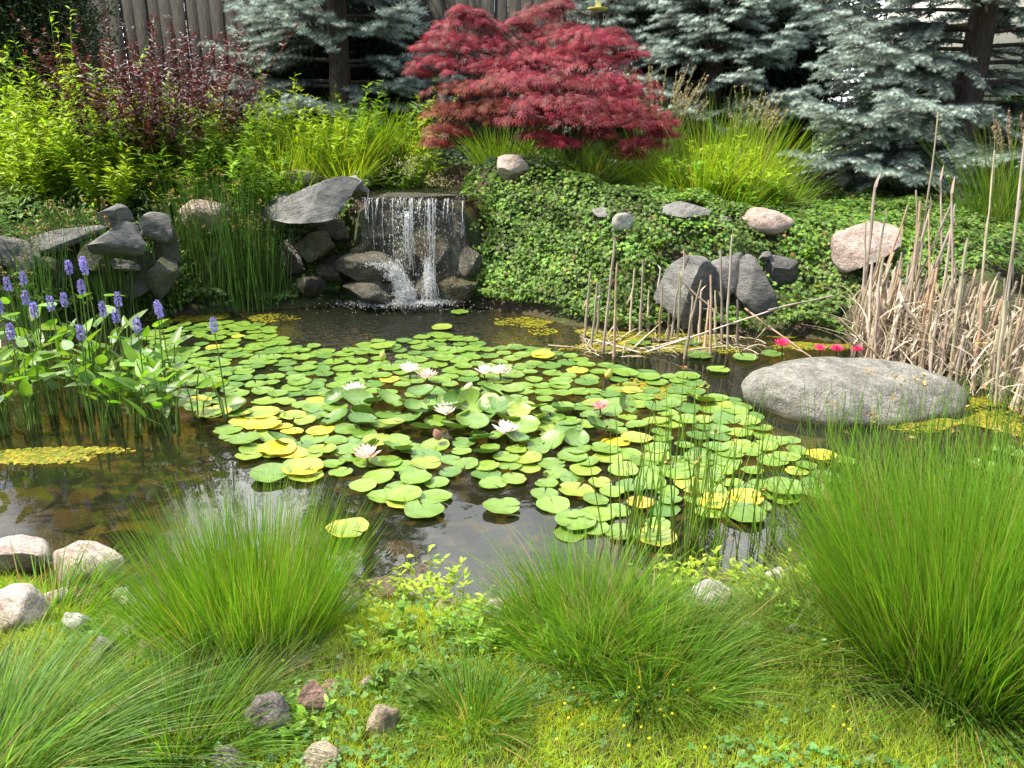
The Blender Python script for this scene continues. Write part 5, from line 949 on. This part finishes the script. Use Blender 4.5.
rng = np.random.default_rng(73); n = 1100; px = np.where(rng.random(n) < .7, rng.uniform(864, 965, n), rng.uniform(960, 1060, n)); b = np.array([at(float(x_), float(352 + (x_ - 868) * .30 + rng.uniform(-4, 22))) for x_ in px]); b[:, 1] += rng.uniform(0, .5, n); b[:, 2] = rng.uniform(0, .55, n) ** 1.3
d = nrm(rng.normal(0, .38, (n, 3)) * [1, .6, 0] + [0.05, 0, 1.0]); bend = rng.normal(0, .5, (n, 3)) * [1, .6, 0] + [0, 0, -.35]; cc = np.array([(.50, .43, .32), (.40, .32, .23), (.58, .52, .41), (.32, .24, .16)])[rng.integers(0, 4, n)] * rng.uniform(.75, 1.15, (n, 1))
mb = MB(); blades(mb, b, d, rng.uniform(.15, .5, n), rng.uniform(.006, .013, n), bend, cc, 5, rng); tag(mb.build('dead_reed_leaves', M_dry), 'tangle of dead tan leaves hanging among the right cattail stalks', None, None, 'stuff')
rng = np.random.default_rng(74); n = 240; px = rng.uniform(580, 770, n); b = np.array([at(float(x_), float(rng.uniform(330, 358))) for x_ in px]); d = nrm(rng.normal(0, .7, (n, 3)) * [1, .6, 0] + [0, 0, .5]); bend = rng.normal(0, .4, (n, 3)) * [1, .6, 0] + [0, 0, -.45]
mb = MB(); blades(mb, b, d, rng.uniform(.1, .3, n), .007, bend, np.tile([(.45, .38, .27)], (n, 1)) * rng.uniform(.7, 1.2, (n, 1)), 4, rng); tag(mb.build('dead_reed_leaves', M_dry), 'thin dead leaves littering the feet of the broken stalks', None, None, 'stuff')

# ---------------------------------------------------------------- ivy and ground cover
def cover(name, poly_px, n, size, base, label, seed, off=(.02, .10), mat=M_ivy, leaf=(IVY_V, IVY_F), zc='auto', cv=.35, tiltup=.35, lump=.06, holes=None, dens=None):
    """leaves on the terrain; poly in world XY"""
    rng = np.random.default_rng(seed); poly = np.array(poly_px); P = np.stack([rng.uniform(poly[:, 0].min(), poly[:, 0].max(), n * 5), rng.uniform(poly[:, 1].min(), poly[:, 1].max(), n * 5)], -1); P = P[inpoly(P, poly)]
    if dens is not None: P = P[rng.random(len(P)) < dens(P[:, 0], P[:, 1])]
    e = .03; X, Y = P[:, 0], P[:, 1]; z = hgt(X, Y); gx = (hgt(X + e, Y) - z) / e; gy = (hgt(X, Y + e) - z) / e
    # keep density even over the steep face
    w = np.sqrt(1 + gx ** 2 + gy ** 2); keep = rng.random(len(P)) < w / 3.2
    for rc, re_ in ROCKS: keep &= (((P[:, 0] - rc[0]) / (re_[0] * .84)) ** 2 + ((P[:, 1] - rc[1]) / (re_[1] * 1.0 + .03)) ** 2 + ((z + .08 - rc[2]) / (re_[2] * .86)) ** 2) > 1
    P, z, gx, gy = P[keep][:n], z[keep][:n], gx[keep][:n], gy[keep][:n]; k_ = z > -.02; P, z, gx, gy = P[k_], z[k_], gx[k_], gy[k_]
    m_ = len(P); nn = nrm(np.stack([-gx, -gy, np.ones(m_)], -1)); l_ = lump * (1 + .7 * np.sin(P[:, 0] * 9 + z * 7) * np.cos(z * 11 + P[:, 1] * 6) + .7 * np.sin(P[:, 0] * 3.7 + 1) * np.sin(z * 5 + P[:, 0] * 1.9))
    pos = np.stack([P[:, 0], P[:, 1], z], -1) + nn * (rng.uniform(off[0], off[1], m_) + l_)[:, None]
    nl = nrm(nn * .7 + [0, -.1, tiltup] + rng.normal(0, .35, (m_, 3))); a = rng.normal(0, 1, (m_, 3)) + [0, -.6, -.5]; d = nrm(a - nl * np.sum(a * nl, -1, keepdims=True))
    C = ccol(rng, base, m_, cv, .15); yl = rng.random(m_) < .12; C[yl] = C[yl] * [1.7, 1.5, .9]; dk = rng.random(m_) < .2; C[dk] *= .5; pa = np.sin(P[:, 0] * 5.3 + 2) * np.sin(z * 8 + P[:, 0] * 2.2) ; C *= (1 + .35 * pa)[:, None] ; br_ = rng.random(m_) < .015; C[br_] = (.22, .12, .05)
    mb = MB(); scatter(mb, leaf[0], leaf[1], pos, frames(d, nl), rng.uniform(.65, 1.2, m_) * size, C); o = mb.build(name, mat); tag(o, label, None, None, 'stuff'); return o
ivp = [(-.52, 7.85), (.2, 7.75), (.8, 7.05), (1.8, 6.95), (2.6, 6.8), (3.3, 6.4), (4.6, 6.2), (6.5, 6.0), (7.5, 8.2), (4.6, 9.0), (3.2, 9.2), (2.0, 9.2), (1.0, 9.3), (.2, 9.6), (-.3, 9.4), (-.45, 8.6)]
def dI(X, Y):
    v = np.ones(len(X)); 
    for cx, cy, r in ((1.55, 7.35, .3), (2.3, 7.3, .3), (3.15, 7.35, .38)): v *= 1 - .9 * np.exp(-(((X - cx) / r) ** 2 + ((Y - cy) / .22) ** 2))
    return v
cover('ivy', ivp, 46000, .043, (.11, .205, .034), 'ivy trailing over the steep bank right of the waterfall', 81, dens=dI)
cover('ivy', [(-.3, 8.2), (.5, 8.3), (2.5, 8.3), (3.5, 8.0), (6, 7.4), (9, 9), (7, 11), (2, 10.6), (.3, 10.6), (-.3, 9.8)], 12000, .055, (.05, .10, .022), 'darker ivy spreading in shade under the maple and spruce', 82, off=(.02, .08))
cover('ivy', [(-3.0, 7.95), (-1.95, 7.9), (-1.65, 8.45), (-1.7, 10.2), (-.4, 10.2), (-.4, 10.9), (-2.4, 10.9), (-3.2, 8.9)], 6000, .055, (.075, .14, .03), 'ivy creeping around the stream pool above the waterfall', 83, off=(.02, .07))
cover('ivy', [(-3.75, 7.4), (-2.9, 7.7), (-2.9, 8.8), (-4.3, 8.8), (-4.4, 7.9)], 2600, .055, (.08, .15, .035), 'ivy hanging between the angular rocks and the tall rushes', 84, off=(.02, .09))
cover('low_foliage', [(-7, 5.9), (-4.6, 6.7), (-3.9, 7.3), (-3.3, 7.6), (-3.0, 8.0), (-5, 8.2), (-8, 7.5)], 7000, .07, (.09, .17, .025), 'leafy growth between and behind the left bank rocks', 87, off=(.02, .2), mat=M_leaf, leaf=LAw, lump=.03)
cover('low_foliage', [(-8, 6.3), (-5.0, 6.9), (-4.2, 7.5), (-3.2, 8.1), (-2.0, 8.6), (-1.7, 10.9), (-6, 11.5), (-9, 10)], 16000, .075, (.08, .15, .02), 'low green foliage filling the bed behind the left rocks', 85, off=(.03, .28), mat=M_leaf, leaf=LA, lump=.05)

def inshore(P): return sdist(P[:, 0], P[:, 1])
SG = ground(935, 694)
def lawn(name, n, L, w, base, label, seed, region, dens, mat=M_grass, tilt=.3):
    rng = np.random.default_rng(seed); P = np.stack([rng.uniform(region[0], region[1], n), rng.uniform(region[2], region[3], n)], -1); d_ = inshore(P); P = P[(d_ > .03) & (rng.random(n) < dens(P[:, 0], P[:, 1], d_) * (1 - .97 * np.exp(-((P[:, 0] - SG[0]) / .30) ** 4 - ((P[:, 1] - SG[1]) / .10) ** 4)))]
    m_ = len(P); z = hgt(P[:, 0], P[:, 1]) - .005; b = np.stack([P[:, 0], P[:, 1], z], -1); d = nrm(rng.normal(0, tilt, (m_, 3)) * [1, 1, 0] + [0, 0, 1.0]); bend = rng.normal(0, .3, (m_, 3)) * [1, 1, 0] + [0, 0, -.12]
    C = ccol(rng, base, m_, .3, .15); pt = np.sin(P[:, 0] * 5 + 1) * np.sin(P[:, 1] * 7) > .35; C[pt] *= [1.2, 1.08, .85]; dd = rng.random(m_) < .05; C[dd] = (.30, .24, .12)
    mb = MB(); blades(mb, b, d, rng.uniform(.5, 1.15, m_) * L, w, bend, C, 3, rng); o = mb.build(name, mat); tag(o, label, None, None, 'stuff')
pt_ = lambda X, Y: np.sin(X * 4.1 + 2) * np.sin(Y * 6.3 + X * 1.3 + .5)
lawn('lawn_grass', 260000, .055, .0034, (.35, .44, .05), 'short bright lawn grass along the bottom of the frame', 91, (-2.2, 2.9, 1.25, 3.4), lambda X, Y, d: np.clip(.45 + 1.0 * (Y < 2.1) + .35 * (pt_(X, Y) > -.1), 0, 1) * (1 - .85 * np.exp(-((X - 1.35) / .28) ** 2 - ((Y - 2.12) / .12) ** 2)))
lawn('shore_grass', 42000, .10, .0034, (.27, .37, .05), 'longer loose grass between the shore stones', 92, (-3.4, 4.2, 1.7, 4.4), lambda X, Y, d: np.clip(np.where(d < 1.0, .55, .12) * (.5 + (pt_(X * 1.7, Y * 1.4) > -.2)), 0, 1), tilt=.45)
lawn('lawn_grass', 60000, .10, .009, (.12, .21, .03), 'shaded lawn beyond the spruce at the right', 93, (2.5, 12, 8.2, 15), lambda X, Y, d: .8 + 0 * X)
# clover: three round leaflets
cl = []
for k3 in range(3):
    a0 = k3 * 2.094; n6 = 7; cx, cy = .5 * sin(a0), .5 * cos(a0); cl.append([(cx + .45 * sin(a0 + j * 2 * pi / n6), cy + .45 * cos(a0 + j * 2 * pi / n6), .08 * (j % 2)) for j in range(n6)])
CV = np.array([(0, 0, 0)] + sum(cl, [])); CF = np.array([(1 + k3 * 7, 1 + k3 * 7 + j, 1 + k3 * 7 + j + 1) for k3 in range(3) for j in range(1, 6)])
rng = np.random.default_rng(95); n = 15000; P = np.stack([rng.uniform(-1.6, 2.4, n), rng.uniform(1.45, 3.2, n)], -1); d_ = inshore(P); P = P[(d_ > .05) & (rng.random(n) < np.clip(.12 + .9 * (pt_(P[:, 0] + 1.3, P[:, 1] + .7) > .05) * (P[:, 1] > 1.62), 0, 1))]; m_ = len(P)
pos = np.stack([P[:, 0], P[:, 1], hgt(P[:, 0], P[:, 1]) + rng.uniform(.012, .045, m_)], -1); nn = nrm(rng.normal(0, .35, (m_, 3)) + [0, 0, 1.0]); aa = rng.normal(0, 1, (m_, 3)); dd = nrm(aa - nn * np.sum(aa * nn, -1, keepdims=True))
mb = MB(); scatter(mb, CV, CF, pos, frames(dd, nn), rng.uniform(.008, .016, m_), ccol(rng, (.10, .22, .05), m_, .3, .15)); tag(mb.build('clover', M_leaf), 'clover leaves mixed into the lawn edge', None, None, 'stuff')
rng = np.random.default_rng(96); n = 60; fx = []
for px, py in zip(rng.uniform(540, 720, 20), rng.uniform(700, 765, 20)): g_ = ground(px, py); fx.append((g_[0], g_[1], hg(g_[0], g_[1]) + .05))
for px, py in zip(rng.uniform(280, 1000, 14), rng.uniform(640, 760, 14)): g_ = ground(px, py); fx.append((g_[0], g_[1], hg(g_[0], g_[1]) + .05))
bu = MB(); V, F = lathe([(.0005, -.003), (.004, 0), (.005, .003), (.003, .005), (.0005, .005)], 8); bu.add(V, F, (.75, .62, .03)); P = np.array([[(0, 0, 0), (.003, 0, -.05)]]); st = MB(); tubes(st, P, .0008, (.1, .18, .04), 3)
bme = bu.mesh('blossom', M_petal); sme = st.mesh('stem', M_stem)
for i, f in enumerate(fx):
    o = link('clover_flower', bme, None, f); tag(o, 'tiny yellow clover flower dotting the lawn edge', 'flower', 'tiny yellow clover flowers'); link('stem', sme, o)

for i, (px, py, H_, lab) in enumerate([(560, 215, .16, 'leafy weed growing out of the ivy below the maple'), (655, 250, .14, 'leafy weed in the ivy left of the dark angular block'), (800, 260, .16, 'leafy weed in the ivy between the blocks and the wedge rock'), (530, 265, .14, 'leafy weed in the ivy right of the waterfall'), (735, 325, .12, 'bright leafy weed at the waterline behind the broken stalks'), (830, 300, .14, 'leafy weed in the ivy behind the boulder'), (600, 270, .14, 'leafy weed low in the middle of the ivy bank')]):
    leafy_stems('bank_weed', on(px, py), H_, .16, 14, YG if i % 2 else BG, lab, 'weed', 780 + i, leaf=LAw, ls=.06, per=10, w=.002)
# broad leaf shore weeds
wi = 0
for px, py, H_, ns, c, lab in [(400, 612, .13, 12, YG, 'leafy yellow green weed at the water edge, left of centre'), (425, 600, .2, 12, YG, 'upright leafy weed standing highest at the centre shore'), (452, 612, .14, 10, YG, 'leafy weed above the tan shore stone'), (472, 640, .12, 10, BG, 'leafy weed above the lower centre clump'), (385, 640, .1, 12, BG, 'low leafy weed in the centre shore'), (480, 600, .13, 9, YG, 'leafy weed left of the peach stone'),
      (680, 590, .15, 12, YG, 'leafy weed between the middle clump and the white stone'), (730, 592, .14, 12, YG, 'leafy weed right of the white stone'), (760, 588, .16, 12, YG, 'leafy weed before the flat white stone'), (650, 580, .2, 8, YG, 'broad leaved weed behind the middle clump'), (410, 690, .07, 14, MG, 'low leafy weed in the lawn near the lower centre clump'), (290, 735, .08, 12, BG, 'low leafy weed between the purple grey and beige stones'), (520, 640, .09, 10, BG, 'low leafy weed below the peach stone'), (350, 600, .12, 8, BG, 'leafy weed beside the tall left clump'), (780, 610, .12, 12, BG, 'leafy weed at the left foot of the big right clump'), (980, 735, .06, 16, MG, 'low leafy weed under the big right clump'), (720, 660, .07, 16, MG, 'low leafy weed in the lawn below the white stone')]:
    leafy_stems('shore_weed', on(px, py), H_, .16, ns, c, lab, 'weed', 720 + wi, leaf=LAw, ls=.045, per=9, w=.0015); wi += 1

# ornamental grass clumps in front
FG = (.115, .235, .022); FD = (.10, .205, .026)
for i, (px, py, H_, sp, n, c, w, dr, lean, r0, lab) in enumerate([
    (250, 648, .58, .25, 4000, FG, .0034, .22, (0, 0), .15, 'tall soft green grass clump between the pink stone and the water'),
    (175, 752, .27, .38, 1700, FD, .0042, .55, (.02, 0), .11, 'dark green arching grass clump in the lower left'),
    (-25, 785, .36, .45, 2200, (.14, .25, .07), .0045, .6, (.18, 0), .16, 'blue green grass clump cut by the lower left corner'),
    (45, 616, .25, .32, 420, FG, .0045, .4, (0, 0), .12, 'smaller grass clump among the left shore stones'),
    (470, 722, .20, .24, 800, FD, .0038, .55, (-.05, 0), .07, 'compact grass clump at the bottom centre'),
    (585, 635, .33, .26, 1800, FG, .0038, .45, (0, 0), .14, 'middle grass clump left of the pair by the shore'),
    (655, 672, .28, .27, 1800, FD, .0036, .45, (.03, 0), .13, 'middle grass clump right of the pair, spilling on the lawn'),
    (955, 655, .69, .32, 6600, FG, .0038, .30, (-.03, .02), .2, 'largest grass clump, filling the right side before the boulder'),
    (1060, 645, .68, .34, 2400, FG, .0044, .4, (0, 0), .18, 'grass clump at the right frame edge joined to the largest one'),
    (825, 640, .34, .5, 900, (.13, .20, .045), .0036, .5, (-.08, 0), .14, 'loose thin grass clump at the left foot of the largest one'),
    (760, 655, .22, .4, 500, (.13, .20, .045), .0034, .5, (0, 0), .14, 'short thin grass clump below the small pink stone'),
    (240, 690, .2, .3, 600, (.15, .20, .10), .0034, .5, (.15, 0), .09, 'pale silvery grass tuft right of the dark arching clump'),
    (130, 668, .22, .35, 420, FG, .0038, .4, (0, 0), .1, 'short grass tuft behind the dark arching clump'),
    (520, 592, .2, .3, 260, (.14, .22, .04), .0034, .4, (0, 0), .1, 'thin grass tuft at the water edge left of the middle clumps'),
    (620, 588, .26, .35, 340, (.14, .23, .04), .0040, .4, (0, 0), .12, 'thin grass tuft at the water edge behind the middle clumps')]):
    grass_clump('ornamental_grass', on(px, py), H_, sp, n, c, lab, 'ornamental grass', 750 + i, w=w, droop=dr, lean=lean, r0=r0 * 1.75, K=7, jit=.13)
rng = np.random.default_rng(9); fr_ = MB()

# floating algae flakes
def algae(name, blobs, n, cols, label, seed):
    rng = np.random.default_rng(seed); pos = []
    for px, py, rx, ry, m_ in blobs:
        q = rng.normal(0, .5, (m_, 2)); q = q[np.hypot(*q.T) < 1.0]
        for a, b in np.concatenate([q, q * .9 + rng.normal(0, .08, q.shape)]): pos.append(at(px + a * rx, max(py + b * ry, 306), .003 + rng.uniform(0, .004)))
    pos = np.array(pos); keep = (sdist(pos[:, 0], pos[:, 1]) < -.02) & (np.sin(pos[:, 0] * 8 + 1) + np.sin(pos[:, 1] * 11) + np.sin(pos[:, 0] * 3 - pos[:, 1] * 5) > -.6); pos = pos[keep]; m_ = len(pos)
    k6 = 7; ang = np.arange(k6) * 2 * pi / k6; Vt = np.stack([np.cos(ang) * rng.uniform(.6, 1.1, k6), np.sin(ang) * rng.uniform(.4, .9, k6), rng.uniform(0, .08, k6)], -1); Ft = np.array([(0, j, j + 1) for j in range(1, k6 - 1)])
    nn = nrm(rng.normal(0, .05, (m_, 3)) + [0, 0, 1.0]); aa = rng.normal(0, 1, (m_, 3)); dd = nrm(aa - nn * np.sum(aa * nn, -1, keepdims=True)); C = np.array(cols)[rng.integers(0, len(cols), m_)] * rng.uniform(.7, 1.3, (m_, 1))
    mb = MB(); scatter(mb, Vt, Ft, pos, frames(dd, nn), rng.uniform(.006, .02, m_), C); tag(mb.build(name, M_leaf), label, None, None, 'stuff')
AC = [(.30, .28, .025), (.22, .25, .02), (.38, .28, .03), (.16, .20, .02)]
algae('algae', [(230, 318, 70, 6, 900), (180, 322, 60, 6, 500)], 0, AC, 'yellow algae film along the waterline below the rushes', 1)
algae('algae', [(35, 457, 60, 8, 900), (75, 450, 60, 4, 260)], 0, AC, 'yellow green algae patch floating at the left below the pickerelweed', 2)
algae('algae', [(620, 332, 90, 10, 2200), (680, 343, 90, 12, 2200), (760, 338, 120, 9, 2400), (820, 342, 80, 8, 1500), (600, 345, 60, 8, 500), (540, 322, 60, 6, 400), (660, 385, 50, 10, 500), (650, 395, 40, 8, 300)], 0, AC, 'yellow algae film among the broken stalks and along the ivy bank', 3)
algae('algae', [(950, 420, 80, 14, 1600), (1000, 435, 60, 14, 900), (960, 400, 60, 8, 700)], 0, AC, 'yellow brown algae film right of the boulder', 4)
